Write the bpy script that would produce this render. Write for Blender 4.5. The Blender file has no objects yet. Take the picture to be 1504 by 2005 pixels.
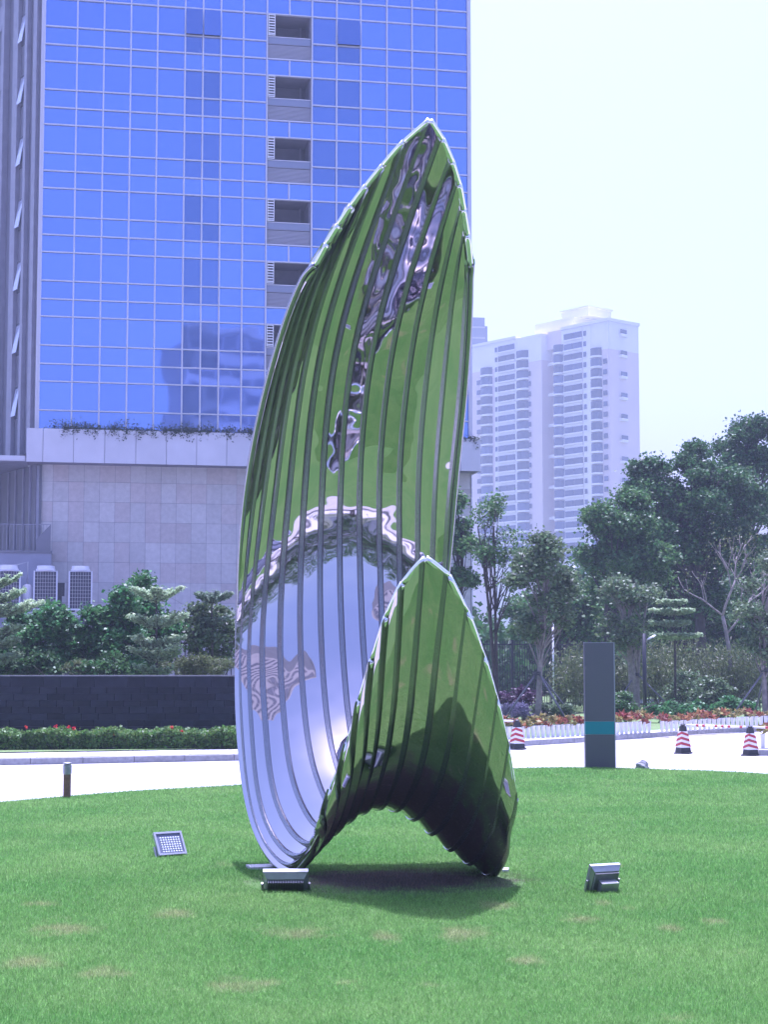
import bpy, bmesh, math, random
import numpy as np
from mathutils import Vector, Matrix

R = math.radians
SC = bpy.context.scene
COL = SC.collection
random.seed(7)
RNG = np.random.default_rng(7)

# ------------------------------------------------------------------ camera, sky, sun, exposure
F, CX, CY, HOR, HCAM = 3300.0, 752.0, 1002.5, 1285.0, 1.75      # focal length and image centre of the 1504 x 2005 photograph
TILT = math.atan((HOR - CY) / F)
cam_d = bpy.data.cameras.new('camera')
cam = bpy.data.objects.new('camera', cam_d); COL.objects.link(cam)
cam.location = (0, 0, HCAM)
cam.rotation_euler = (math.pi / 2 + TILT, 0, 0)
cam_d.sensor_fit = 'HORIZONTAL'; cam_d.sensor_width = 36.0
cam_d.lens = 36.0 * F / 1504.0
cam_d.clip_start = 0.1; cam_d.clip_end = 4000
SC.camera = cam

SUN_EL, SUN_AZ = R(75.0), R(-4.0)                                # azimuth from +Y (straight ahead), negative = left
wd = bpy.data.worlds.new('World'); SC.world = wd; wd.use_nodes = True
wn = wd.node_tree.nodes; wl = wd.node_tree.links
sky = wn.new('ShaderNodeTexSky'); sky.sky_type = 'NISHITA'; sky.sun_disc = False
sky.sun_elevation = SUN_EL; sky.sun_rotation = SUN_AZ
sky.air_density = 1.35; sky.dust_density = 6.0; sky.ozone_density = 4.0; sky.altitude = 0
bg = wn['Background']; bg.inputs['Strength'].default_value = 0.15
wl.new(sky.outputs[0], bg.inputs['Color'])
sun_d = bpy.data.lights.new('sun', 'SUN'); sun = bpy.data.objects.new('sun', sun_d); COL.objects.link(sun)
sun_d.energy = 5.0; sun_d.angle = R(0.6); sun_d.color = (1.0, 0.965, 0.92)
SV = Vector((math.sin(SUN_AZ) * math.cos(SUN_EL), math.cos(SUN_AZ) * math.cos(SUN_EL), math.sin(SUN_EL)))
sun.rotation_euler = SV.to_track_quat('Z', 'Y').to_euler(); sun.location = (-5, 30, 60)
SC.view_settings.view_transform = 'Standard'; SC.view_settings.look = 'None'
SC.view_settings.gamma = 1.0; SC.view_settings.use_curve_mapping = False
SC.view_settings.exposure = 0.86
SC.view_settings.use_white_balance = True; SC.view_settings.white_balance_temperature = 5200; SC.view_settings.white_balance_tint = 42
SC.render.engine = 'CYCLES'
SC.cycles.use_denoising = True
SC.cycles.max_bounces = 8; SC.cycles.diffuse_bounces = 3; SC.cycles.glossy_bounces = 6
SC.cycles.transmission_bounces = 4; SC.cycles.volume_bounces = 1; SC.cycles.transparent_max_bounces = 8
SC.cycles.sample_clamp_indirect = 6.0; SC.cycles.blur_glossy = 0.3
SC.cycles.caustics_reflective = False; SC.cycles.caustics_refractive = False

# ------------------------------------------------------------------ where a point of the photograph lies
def ray(px, py):
    a, b = (px - CX) / F, (CY - py) / F
    c, s = math.cos(TILT), math.sin(TILT)
    return Vector((a, c - b * s, s + b * c))
def at(px, py, Y):
    r = ray(px, py); return Vector((0, 0, HCAM)) + r * (Y / r.y)
def gnd(px, py, z=0.0):
    r = ray(px, py); return Vector((0, 0, HCAM)) + r * ((z - HCAM) / r.z)

# ------------------------------------------------------------------ materials
def mat(name, col, rough=0.6, metal=0.0, spec=0.5, noise=None, bump=None, bdet=3.0, island=0.0, trans=0.0, coat=0.0, wear=None):
    """noise = (scale, amount[, second colour]); bump = (scale, strength); wear = (scale, low, high, colour)"""
    m = bpy.data.materials.new(name); m.use_nodes = True
    n, l = m.node_tree.nodes, m.node_tree.links
    p = n['Principled BSDF']; out = n['Material Output']
    p.inputs['Roughness'].default_value = rough; p.inputs['Metallic'].default_value = metal
    p.inputs['Specular IOR Level'].default_value = spec; p.inputs['Coat Weight'].default_value = coat
    c = n.new('ShaderNodeRGB'); c.outputs[0].default_value = (*col, 1); cur = c.outputs[0]
    tc = n.new('ShaderNodeTexCoord')
    geo = n.new('ShaderNodeNewGeometry')
    if noise:
        t = n.new('ShaderNodeTexNoise'); t.inputs['Scale'].default_value = noise[0]; t.inputs['Detail'].default_value = 6
        l.new(geo.outputs['Position'], t.inputs['Vector'])
        mx = n.new('ShaderNodeMix'); mx.data_type = 'RGBA'
        mr = n.new('ShaderNodeMapRange'); mr.inputs[1].default_value = 0.32; mr.inputs[2].default_value = 0.68
        l.new(t.outputs['Fac'], mr.inputs[0]); l.new(mr.outputs[0], mx.inputs['Factor'])
        c2 = noise[2] if len(noise) > 2 else tuple(v * (1 - noise[1]) for v in col)
        l.new(cur, mx.inputs['A']); mx.inputs['B'].default_value = (*c2, 1); cur = mx.outputs['Result']
    if wear:
        t = n.new('ShaderNodeTexNoise'); t.inputs['Scale'].default_value = wear[0]; t.inputs['Detail'].default_value = 8
        t.inputs['Roughness'].default_value = 0.7
        l.new(geo.outputs['Position'], t.inputs['Vector'])
        mr = n.new('ShaderNodeMapRange'); mr.inputs[1].default_value = wear[1]; mr.inputs[2].default_value = wear[2]
        mx = n.new('ShaderNodeMix'); mx.data_type = 'RGBA'
        l.new(t.outputs['Fac'], mr.inputs[0]); l.new(mr.outputs[0], mx.inputs['Factor'])
        l.new(cur, mx.inputs['A']); mx.inputs['B'].default_value = (*wear[3], 1); cur = mx.outputs['Result']
    if island:
        hs = n.new('ShaderNodeHueSaturation')
        src = geo.outputs['Random Per Island']
        if island < 0:
            oi = n.new('ShaderNodeObjectInfo'); src = oi.outputs['Random']
        a = abs(island)
        mr = n.new('ShaderNodeMapRange'); mr.inputs[3].default_value = 1 - a; mr.inputs[4].default_value = 1 + a
        l.new(src, mr.inputs[0]); l.new(mr.outputs[0], hs.inputs['Value'])
        if island > 0:
            ml = n.new('ShaderNodeMath'); ml.operation = 'MULTIPLY'; ml.inputs[1].default_value = 7.13
            fr = n.new('ShaderNodeMath'); fr.operation = 'FRACT'
            m2 = n.new('ShaderNodeMapRange'); m2.inputs[3].default_value = 0.475; m2.inputs[4].default_value = 0.525
            l.new(src, ml.inputs[0]); l.new(ml.outputs[0], fr.inputs[0]); l.new(fr.outputs[0], m2.inputs[0]); l.new(m2.outputs[0], hs.inputs['Hue'])
        l.new(cur, hs.inputs['Color']); cur = hs.outputs[0]
    l.new(cur, p.inputs['Base Color'])
    if bump:
        t = n.new('ShaderNodeTexNoise'); t.inputs['Scale'].default_value = bump[0]; t.inputs['Detail'].default_value = bdet
        l.new(geo.outputs['Position'], t.inputs['Vector'])
        b = n.new('ShaderNodeBump'); b.inputs['Strength'].default_value = bump[1]; b.inputs['Distance'].default_value = bump[2] if len(bump) > 2 else 0.02
        l.new(t.outputs['Fac'], b.inputs['Height']); l.new(b.outputs[0], p.inputs['Normal'])
    if trans:
        tr = n.new('ShaderNodeBsdfTranslucent'); l.new(cur, tr.inputs['Color'])
        ms = n.new('ShaderNodeMixShader'); ms.inputs[0].default_value = trans
        l.new(p.outputs[0], ms.inputs[1]); l.new(tr.outputs[0], ms.inputs[2]); l.new(ms.outputs[0], out.inputs['Surface'])
    return m

M = {}
M['mirror'] = mat('mirror_steel', (0.535, 0.50, 0.525), 0.03, 1.0, bump=(3.0, 0.27, 0.05), bdet=0.8)
M['satin'] = mat('satin_steel', (0.50, 0.50, 0.53), 0.27, 1.0, bump=(9, 0.08, 0.01))
M['trim'] = mat('polished_trim', (0.80, 0.81, 0.84), 0.09, 1.0, bump=(6, 0.1, 0.02))
M['edge'] = mat('dark_steel_edge', (0.33, 0.33, 0.36), 0.22, 1.0, bump=(6, 0.1, 0.02))
M['stake'] = mat('dark_grey_stake', (0.12, 0.12, 0.14), 0.6)
M['concrete'] = mat('road_concrete', (0.42, 0.41, 0.42), 0.85, noise=(0.5, 0.2), wear=(1.2, 0.5, 0.75, (0.34, 0.33, 0.35)), bump=(30, 0.2, 0.004))
M['kerb'] = mat('kerb_granite', (0.36, 0.36, 0.38), 0.8, noise=(12, 0.3), island=-0.08)
M['paver'] = mat('paver_pale', (0.52, 0.52, 0.54), 0.85, noise=(9, 0.15), island=-0.06)
M['paver2'] = mat('paver_dark', (0.36, 0.37, 0.41), 0.85, noise=(9, 0.15), island=-0.06)
M['verge'] = mat('verge_grass', (0.11, 0.22, 0.05), 0.9, noise=(2.5, 0.4, (0.12, 0.15, 0.05)), bump=(60, 0.6, 0.02))
M['earth'] = mat('earth', (0.10, 0.12, 0.06), 0.95, noise=(0.08, 0.3))
M['slate'] = mat('slate', (0.020, 0.023, 0.036), 0.6, spec=0.18, noise=(7, 0.35), island=-0.35, bump=(25, 0.25, 0.004))
M['slate_edge'] = mat('slate_coping', (0.12, 0.125, 0.145), 0.6, noise=(9, 0.3))
M['alu'] = mat('mullion_aluminium', (0.54, 0.53, 0.59), 0.4, 0.3)
M['glass'] = mat('blue_mirror_glass', (0.195, 0.295, 0.66), 0.03, 0.92, bump=(0.7, 0.10, 0.05), bdet=0.5, island=-0.05)
M['glass_clear'] = mat('darker_blue_glass', (0.14, 0.215, 0.47), 0.04, 0.85, bump=(0.7, 0.12, 0.05), bdet=0.5, island=-0.10)
M['core'] = mat('tower_core', (0.10, 0.11, 0.16), 0.8)
M['fascia'] = mat('planter_panel', (0.56, 0.55, 0.61), 0.45, noise=(1.2, 0.08), island=-0.04, wear=(3, 0.62, 0.8, (0.47, 0.46, 0.52)))
M['stone'] = mat('limestone_tile', (0.55, 0.525, 0.53), 0.75, noise=(5, 0.12), island=-0.07, wear=(1.8, 0.56, 0.78, (0.46, 0.44, 0.45)))
M['stone2'] = mat('pink_limestone_tile', (0.53, 0.475, 0.475), 0.75, noise=(5, 0.12), island=-0.06, wear=(1.8, 0.56, 0.78, (0.44, 0.395, 0.40)))
M['joint'] = mat('tile_joint', (0.24, 0.23, 0.28), 0.9)
M['grey_panel'] = mat('grey_cladding', (0.17, 0.17, 0.21), 0.5, noise=(1.0, 0.18))
M['grey_fin'] = mat('grey_fin', (0.26, 0.26, 0.32), 0.5, noise=(2.0, 0.15))
M['pale_pane'] = mat('pale_casement', (0.45, 0.48, 0.60), 0.15, 0.3)
M['louver'] = mat('louver_grey', (0.30, 0.30, 0.36), 0.55)
M['recess'] = mat('balcony_plaster', (0.20, 0.20, 0.25), 0.8, noise=(3, 0.1))
M['dark'] = mat('dark_opening', (0.03, 0.03, 0.045), 0.5)
M['white_pvc'] = mat('white_louver', (0.72, 0.73, 0.78), 0.5)
M['balu'] = mat('balustrade_glass', (0.22, 0.24, 0.32), 0.15, 0.2)
M['ac_white'] = mat('ac_casing', (0.66, 0.67, 0.74), 0.45, noise=(4, 0.08))
M['ac_coil'] = mat('ac_coil', (0.035, 0.035, 0.06), 0.6)
M['ac_grid'] = mat('ac_grille', (0.52, 0.52, 0.50), 0.5)
M['galv'] = mat('galvanised_steel', (0.42, 0.43, 0.48), 0.45, 0.4)
M['terrace'] = mat('terrace_render', (0.30, 0.31, 0.40), 0.8, noise=(1.2, 0.15))
M['black_metal'] = mat('black_metal', (0.02, 0.022, 0.028), 0.45, 0.2)
M['totem'] = mat('totem_grey', (0.12, 0.12, 0.145), 0.42, 0.35, noise=(260, 0.25))
M['totem_side'] = mat('totem_edge', (0.32, 0.33, 0.38), 0.4, 0.5)
M['teal'] = mat('teal_band', (0.0, 0.20, 0.24), 0.35)
M['lamp_grey'] = mat('floodlight_casing', (0.36, 0.365, 0.39), 0.38, 0.7, noise=(20, 0.15))
M['lamp_rim'] = mat('floodlight_rim', (0.55, 0.56, 0.6), 0.3, 0.7)
M['lens'] = mat('floodlight_glass', (0.20, 0.22, 0.30), 0.12, 0.2)
M['led'] = mat('led_lens', (0.75, 0.78, 0.88), 0.2)
M['wood'] = mat('brown_post', (0.22, 0.12, 0.075), 0.6, noise=(30, 0.4))
M['rock'] = mat('rock', (0.28, 0.29, 0.31), 0.85, noise=(14, 0.6), bump=(18, 0.8, 0.03))
M['rubber'] = mat('cone_rubber', (0.02, 0.022, 0.025), 0.55)
M['red'] = mat('red_reflective', (0.40, 0.045, 0.05), 0.4)
M['white'] = mat('white_reflective', (0.80, 0.80, 0.80), 0.4)
M['pot'] = mat('white_pot', (0.78, 0.78, 0.80), 0.45, noise=(10, 0.08))
M['soil'] = mat('bare_soil', (0.085, 0.06, 0.04), 0.95, noise=(20, 0.5), bump=(40, 0.8, 0.02))
M['bark'] = mat('bark_dark', (0.065, 0.055, 0.05), 0.9, noise=(8, 0.4), bump=(25, 0.7, 0.02))
M['bark_pale'] = mat('bark_pale', (0.26, 0.23, 0.21), 0.9, noise=(8, 0.4), bump=(25, 0.5, 0.02))
def leafmat(name, col, isl=0.45, trans=0.34, rough=0.48):
    return mat(name, col, rough, spec=0.38, island=isl, trans=trans)
M['leaf_dark'] = leafmat('leaf_dark', (0.052, 0.125, 0.036))
M['leaf_mid'] = leafmat('leaf_mid', (0.075, 0.165, 0.045))
M['leaf_grey'] = leafmat('leaf_greygreen', (0.105, 0.165, 0.07))
M['leaf_shrub'] = leafmat('leaf_shrub', (0.06, 0.18, 0.05))
M['leaf_pale'] = leafmat('leaf_variegated', (0.34, 0.45, 0.25), 0.3, .4)
M['leaf_pale2'] = leafmat('leaf_variegated_dull', (0.19, 0.26, 0.17), 0.3)
M['leaf_bamboo'] = leafmat('leaf_bamboo', (0.11, 0.145, 0.05), 0.4)
M['leaf_hedge'] = leafmat('leaf_hedge', (0.10, 0.20, 0.04), 0.45)
M['croton_a'] = leafmat('croton_red', (0.24, 0.07, 0.045), 0.5)
M['croton_b'] = leafmat('croton_orange', (0.33, 0.15, 0.065), 0.5)
M['croton_c'] = leafmat('croton_yellowgreen', (0.26, 0.23, 0.07), 0.5)
M['purple'] = leafmat('purple_flower', (0.34, 0.30, 0.40), 0.4)
M['purple_leaf'] = leafmat('purple_leaf', (0.07, 0.035, 0.07), 0.4)
M['pinkish'] = leafmat('red_flower', (0.55, 0.03, 0.04), 0.3)
M['planter_leaf'] = leafmat('planter_leaf', (0.045, 0.07, 0.04), 0.5)
M['apt_white'] = mat('apartment_cream', (0.76, 0.74, 0.72), 0.8, noise=(0.2, 0.06))
M['apt_pink'] = mat('apartment_pink', (0.66, 0.55, 0.55), 0.8, noise=(0.2, 0.06))
M['apt_glass'] = mat('apartment_glass', (0.02, 0.042, 0.12), 0.4, 0.0, spec=0.2, island=-0.5)
M['far_blue'] = mat('far_tower_cladding', (0.12, 0.14, 0.22), 0.6)
M['city'] = mat('office_render', (0.42, 0.40, 0.40), 0.8, noise=(0.3, 0.1))
M['city_glass'] = mat('office_glass', (0.15, 0.155, 0.19), 0.2, 0.2)

# ------------------------------------------------------------------ building kit
class MB:
    def __init__(s): s.v, s.f = [], []
    def add(s, vs, fs):
        o = len(s.v); s.v += [tuple(v) for v in vs]; s.f += [tuple(i + o for i in f) for f in fs]; return s
    def box(s, x0, x1, y0, y1, z0, z1, m=None):
        vs = [Vector(p) for p in ((x0,y0,z0),(x1,y0,z0),(x1,y1,z0),(x0,y1,z0),(x0,y0,z1),(x1,y0,z1),(x1,y1,z1),(x0,y1,z1))]
        if m is not None: vs = [m @ v for v in vs]
        return s.add(vs, [(0,3,2,1),(4,5,6,7),(0,1,5,4),(1,2,6,5),(2,3,7,6),(3,0,4,7)])
    def prism(s, poly, z0, z1):
        n = len(poly)
        s.add([(p[0], p[1], z0) for p in poly] + [(p[0], p[1], z1) for p in poly],
              [tuple(range(n - 1, -1, -1)), tuple(range(n, 2 * n))] + [(i, (i + 1) % n, n + (i + 1) % n, n + i) for i in range(n)])
        return s
    def tube(s, pts, rad, n=7, cap=True):
        pts = [Vector(p) for p in pts]; k = len(pts)
        if not hasattr(rad, '__len__'): rad = [rad] * k
        ref = Vector((0.31, 0.17, 0.93)); vs = []
        for i, p in enumerate(pts):
            d = (pts[min(i + 1, k - 1)] - pts[max(i - 1, 0)])
            if d.length < 1e-9: d = Vector((0, 0, 1))
            d.normalize()
            rr = ref if abs(d.dot(ref)) < 0.95 else Vector((1, 0, 0))
            a = d.cross(rr).normalized(); b = d.cross(a)
            for j in range(n):
                t = 2 * math.pi * j / n
                vs.append(p + (a * math.cos(t) + b * math.sin(t)) * rad[i])
        fs = [(i * n + j, i * n + (j + 1) % n, (i + 1) * n + (j + 1) % n, (i + 1) * n + j) for i in range(k - 1) for j in range(n)]
        if cap: fs += [tuple(range(n - 1, -1, -1)), tuple(range((k - 1) * n, k * n))]
        return s.add(vs, fs)
    def lathe(s, prof, n=16):
        k = len(prof); vs = []
        for r, z in prof:
            for j in range(n):
                t = 2 * math.pi * j / n; vs.append((r * math.cos(t), r * math.sin(t), z))
        fs = [(i * n + j, i * n + (j + 1) % n, (i + 1) * n + (j + 1) % n, (i + 1) * n + j) for i in range(k - 1) for j in range(n)]
        fs += [tuple(range(n - 1, -1, -1)), tuple(range((k - 1) * n, k * n))]
        return s.add(vs, fs)
    def mesh(s, name, m, smooth=False):
        me = bpy.data.meshes.new(name); me.from_pydata(s.v, [], s.f); me.materials.append(m)
        if smooth: me.polygons.foreach_set('use_smooth', [True] * len(me.polygons))
        me.update(); return me
    def build(s, name, m, parent=None, smooth=False):
        return inst(name, s.mesh(name, m, smooth), parent)

def inst(name, me, parent=None, loc=None, rot=None, scale=None):
    o = bpy.data.objects.new(name, me); COL.objects.link(o)
    if parent: o.parent = parent
    if loc is not None: o.location = loc
    if rot is not None: o.rotation_euler = rot
    if scale is not None: o.scale = scale
    return o
def tag(o, label=None, cat=None, group=None, kind=None):
    if label: o['label'] = label
    if cat: o['category'] = cat
    if group: o['group'] = group
    if kind: o['kind'] = kind
    return o
def thing(name, label, cat, loc=(0, 0, 0), rz=0.0, group=None):
    o = inst(name, None, None, loc, (0, 0, rz)); return tag(o, label, cat, group)
def struct(name, mb, m, label=None):
    return tag(mb.build(name, m), label or None, None, None, 'structure')
_unit = {}
def ubox(name, m, parent, x0, x1, y0, y1, z0, z1, rot=None):
    """a box part that shares one unit cube per material"""
    if m.name not in _unit: _unit[m.name] = MB().box(-.5, .5, -.5, .5, -.5, .5).mesh('block_' + m.name, m)
    return inst(name, _unit[m.name], parent, ((x0 + x1) / 2, (y0 + y1) / 2, (z0 + z1) / 2), rot, (x1 - x0, y1 - y0, z1 - z0))

def quads(name, V, m):
    """V: (N, 4, 3) array -> one mesh of N separate quads"""
    N, K = V.shape[:2]; me = bpy.data.meshes.new(name)
    me.vertices.add(N * K); me.vertices.foreach_set('co', V.reshape(-1).astype(np.float32))
    me.loops.add(N * K); me.loops.foreach_set('vertex_index', np.arange(N * K, dtype=np.int32))
    me.polygons.add(N); me.polygons.foreach_set('loop_start', np.arange(0, N * K, K, dtype=np.int32))
    me.materials.append(m); me.update(calc_edges=True); return me
def unit(a): return a / np.maximum(np.linalg.norm(a, axis=-1, keepdims=True), 1e-9)
def leaves(C, size, up=0.5, aspect=0.42, fold=0.12, rng=RNG, axis=None):
    """folded diamond leaves at the points C"""
    N = len(C)
    s = size * rng.uniform(0.6, 1.35, (N, 1))
    nrm = unit(rng.normal(0, 1, (N, 3)) + np.array([0, 0, up * 2.2]))
    d = rng.normal(0, 1, (N, 3)) if axis is None else axis + rng.normal(0, 0.35, (N, 3))
    a = unit(d - nrm * np.sum(d * nrm, axis=1, keepdims=True)); b = np.cross(nrm, a)
    return np.stack([C - a * s * .5, C + b * s * aspect + nrm * s * fold, C + a * s * .5, C - b * s * aspect + nrm * s * fold], axis=1)
def blob(n, c, r, rng=RNG, shell=0.6):
    d = unit(rng.normal(0, 1, (n, 3))); q = rng.uniform(0, 1, (n, 1)) ** (1 / 3.0)
    q = shell * (0.55 + 0.45 * q) + (1 - shell) * q
    return np.array(c) + d * q * np.array(r)

# ------------------------------------------------------------------ ground, lawn, road
gp = [(700 * math.cos(t * math.pi / 24), 700 * math.sin(t * math.pi / 24)) for t in range(48)]
g = MB(); g.add([(x, y, -0.62) for x, y in gp], [tuple(range(48))]); struct('ground', g, M['earth'])
ROAD = -0.35
g = MB(); g.add([(-75, -34, ROAD), (75, -34, ROAD), (75, 62, ROAD), (-75, 62, ROAD)], [(0, 1, 2, 3)]); struct('road', g, M['concrete'])
def spline_closed(pts, k=5):
    out = []; n = len(pts)
    for i in range(n):
        p0, p1, p2, p3 = (Vector(pts[(i + j - 1) % n]) for j in range(4))
        for t in (j / k for j in range(k)):
            out.append(0.5 * ((2 * p1) + (p2 - p0) * t + (2 * p0 - 5 * p1 + 4 * p2 - p3) * t * t + (3 * p1 - p0 - 3 * p2 + p3) * t ** 3))
    return out
edge = [gnd(*q).xy for q in ((-250, 1593), (0, 1570), (250, 1549), (460, 1537), (700, 1520), (900, 1508), (1100, 1502), (1300, 1506), (1504, 1515), (1800, 1545))]
edge += [Vector(p) for p in ((9.6, 18), (11, 10), (11, 0), (9, -8), (4, -12), (-4, -12), (-9, -8), (-11, 0), (-10.5, 9), (-8.6, 14.5))]
LAWN = spline_closed(edge, 5)
def grass_material():
    m = bpy.data.materials.new('lawn_turf'); m.use_nodes = True
    n, l = m.node_tree.nodes, m.node_tree.links; p = n['Principled BSDF']
    geo = n.new('ShaderNodeNewGeometry')
    def nz(scale, det=5, rough=0.6):
        t = n.new('ShaderNodeTexNoise'); t.inputs['Scale'].default_value = scale; t.inputs['Detail'].default_value = det
        t.inputs['Roughness'].default_value = rough; l.new(geo.outputs['Position'], t.inputs['Vector']); return t.outputs['Fac']
    def ramp(v, a, b):
        r = n.new('ShaderNodeMapRange'); r.inputs[1].default_value = a; r.inputs[2].default_value = b; l.new(v, r.inputs[0]); return r.outputs[0]
    def mix(f, a, b):
        x = n.new('ShaderNodeMix'); x.data_type = 'RGBA'; l.new(f, x.inputs['Factor'])
        for s, v in (('A', a), ('B', b)):
            if isinstance(v, tuple): x.inputs[s].default_value = (*v, 1)
            else: l.new(v, x.inputs[s])
        return x.outputs['Result']
    c = mix(ramp(nz(0.55), 0.38, 0.64), (0.048, 0.126, 0.025), (0.084, 0.156, 0.040))
    c = mix(ramp(nz(7.0), 0.45, 0.75), c, (0.052, 0.118, 0.024))
    c = mix(ramp(nz(45.0, 3), 0.5, 0.8), c, (0.11, 0.185, 0.055))
    f = ramp(nz(1.7, 7, 0.7), 0.62, 0.74); c = mix(f, c, (0.15, 0.165, 0.07))
    # worn patches, each where the lawn itself is thin
    spots = [(910, 1828, .30, .12), (755, 1835, .16, .08), (975, 1772, .28, .07), (1310, 1818, .14, .07), (1135, 1800, .2, .07), (590, 1827, .32, .10), (340, 1790, .30, .08),
             (130, 1820, .35, .10), (1400, 1806, .16, .05), (1030, 1882, .18, .07), (60, 1885, .3, .08), (200, 1905, .3, .06), (470, 1930, .3, .08), (80, 1770, .2, .06), (1180, 1767, .12, .05)]
    tot = None
    wob = n.new('ShaderNodeTexNoise'); wob.inputs['Scale'].default_value = 6; wob.inputs['Detail'].default_value = 5; l.new(geo.outputs['Position'], wob.inputs['Vector'])
    for px, py, rx, ry in spots:
        q = gnd(px, py)
        s = n.new('ShaderNodeVectorMath'); s.operation = 'SUBTRACT'; l.new(geo.outputs['Position'], s.inputs[0]); s.inputs[1].default_value = (q.x, q.y, 0)
        d = n.new('ShaderNodeVectorMath'); d.operation = 'MULTIPLY'; l.new(s.outputs[0], d.inputs[0]); d.inputs[1].default_value = (1.7 / rx, 0.36 / ry, 0)
        ln = n.new('ShaderNodeVectorMath'); ln.operation = 'LENGTH'; l.new(d.outputs[0], ln.inputs[0])
        a = n.new('ShaderNodeMath'); a.operation = 'MULTIPLY_ADD'; l.new(wob.outputs['Fac'], a.inputs[0]); a.inputs[1].default_value = 2.6; l.new(ln.outputs['Value'], a.inputs[2])
        fr = n.new('ShaderNodeMapRange'); fr.inputs[1].default_value = 2.45; fr.inputs[2].default_value = 1.55; l.new(a.outputs[0], fr.inputs[0])
        if tot is None: tot = fr.outputs[0]
        else:
            mx = n.new('ShaderNodeMath'); mx.operation = 'MAXIMUM'; l.new(tot, mx.inputs[0]); l.new(fr.outputs[0], mx.inputs[1]); tot = mx.outputs[0]
    sc = n.new('ShaderNodeMath'); sc.operation = 'MULTIPLY'; sc.inputs[1].default_value = 0.45; l.new(tot, sc.inputs[0])
    c = mix(sc.outputs[0], c, (0.185, 0.16, 0.085))
    q = gnd(775, 1722)                                            # bare soil between the two feet, colour spread and darkened to deepen the shadow
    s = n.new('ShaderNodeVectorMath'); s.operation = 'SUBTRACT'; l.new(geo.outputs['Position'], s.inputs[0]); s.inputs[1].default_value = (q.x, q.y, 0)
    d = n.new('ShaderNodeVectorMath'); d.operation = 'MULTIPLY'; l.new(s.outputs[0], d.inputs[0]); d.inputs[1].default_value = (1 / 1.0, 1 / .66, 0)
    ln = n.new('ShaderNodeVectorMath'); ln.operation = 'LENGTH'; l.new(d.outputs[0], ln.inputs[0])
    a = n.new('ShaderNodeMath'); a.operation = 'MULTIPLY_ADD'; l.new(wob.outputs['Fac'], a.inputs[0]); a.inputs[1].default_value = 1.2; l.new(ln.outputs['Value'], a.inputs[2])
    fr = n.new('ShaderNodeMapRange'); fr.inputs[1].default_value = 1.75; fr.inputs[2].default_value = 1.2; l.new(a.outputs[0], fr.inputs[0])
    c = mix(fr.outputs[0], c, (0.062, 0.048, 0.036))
    return m, n, l, p, c, geo
gm, n_, l_, p_, c_, geo_ = grass_material()
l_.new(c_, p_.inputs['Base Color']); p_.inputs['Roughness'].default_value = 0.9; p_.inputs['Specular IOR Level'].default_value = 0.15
M['turf'] = gm
bm_, n_, l_, p_, c_, geo_ = grass_material(); bm_.name = 'grass_blade'
hs = n_.new('ShaderNodeHueSaturation'); mr = n_.new('ShaderNodeMapRange'); mr.inputs[3].default_value = 1.4; mr.inputs[4].default_value = 3.5
l_.new(geo_.outputs['Random Per Island'], mr.inputs[0]); l_.new(mr.outputs[0], hs.inputs['Value']); l_.new(c_, hs.inputs['Color'])
l_.new(hs.outputs[0], p_.inputs['Base Color']); p_.inputs['Roughness'].default_value = 0.5; p_.inputs['Specular IOR Level'].default_value = 0.3
tr = n_.new('ShaderNodeBsdfTranslucent'); l_.new(hs.outputs[0], tr.inputs['Color']); ms = n_.new('ShaderNodeMixShader'); ms.inputs[0].default_value = 0.62
l_.new(p_.outputs[0], ms.inputs[1]); l_.new(tr.outputs[0], ms.inputs[2]); l_.new(ms.outputs[0], n_['Material Output'].inputs['Surface'])
M['blade'] = bm_
g = MB(); n = len(LAWN); cen = sum(LAWN, Vector((0, 0))) / n
rings = [(1.0, 0.0, 0.0), (1.0, 0.10, -0.012), (1.0, 0.5, -0.10), (1.0, 1.1, -0.24), (1.0, 1.7, -0.40)]
vs = []
for k, off, z in rings:
    for p in LAWN:
        d = (p - cen).normalized(); q = p + d * off; vs.append((q.x, q.y, z))
g.add(vs, [tuple(range(n))] + [(r * n + i, (r + 1) * n + i, (r + 1) * n + (i + 1) % n, r * n + (i + 1) % n) for r in range(len(rings) - 1) for i in range(n)])
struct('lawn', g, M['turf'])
def inside(P):
    x, y = P[:, 0], P[:, 1]; c = np.zeros(len(P), bool); j = n - 1
    for i in range(n):
        xi, yi, xj, yj = LAWN[i].x, LAWN[i].y, LAWN[j].x, LAWN[j].y
        if abs(yj - yi) > 1e-9: c ^= ((yi > y) != (yj > y)) & (x < (xj - xi) * (y - yi) / (yj - yi) + xi)
        j = i
    return c
def blades(N, y0, y1, h):
    y = np.exp(RNG.uniform(math.log(y0), math.log(y1), N)); x = RNG.uniform(-1, 1, N) * (0.235 * y + 1.4)
    P = np.stack([x, y], 1); P = P[inside(P)]; N = len(P)
    # thinner grass in the footprint of the sculpture
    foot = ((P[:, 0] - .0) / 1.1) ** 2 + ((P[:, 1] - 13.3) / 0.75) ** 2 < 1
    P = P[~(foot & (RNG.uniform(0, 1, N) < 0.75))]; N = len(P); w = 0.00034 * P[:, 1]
    hh = h * RNG.uniform(0.5, 1.25, N); tall = RNG.uniform(0, 1, N) < 0.004; hh[tall] *= 2.2
    t = RNG.uniform(0, 2 * math.pi, N); a = np.stack([np.cos(t), np.sin(t), 0 * t], 1) * (w * RNG.uniform(0.7, 1.3, N))[:, None] * .5
    b = np.concatenate([P, np.zeros((N, 1)) - .004], 1)
    ln = RNG.normal(0, 0.42, (N, 2)) * hh[:, None]
    top = b + np.concatenate([ln, hh[:, None]], 1)
    return np.stack([b - a, b + a, top], 1)
gv = blades(1500000, 6.2, 28, .029)
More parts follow.
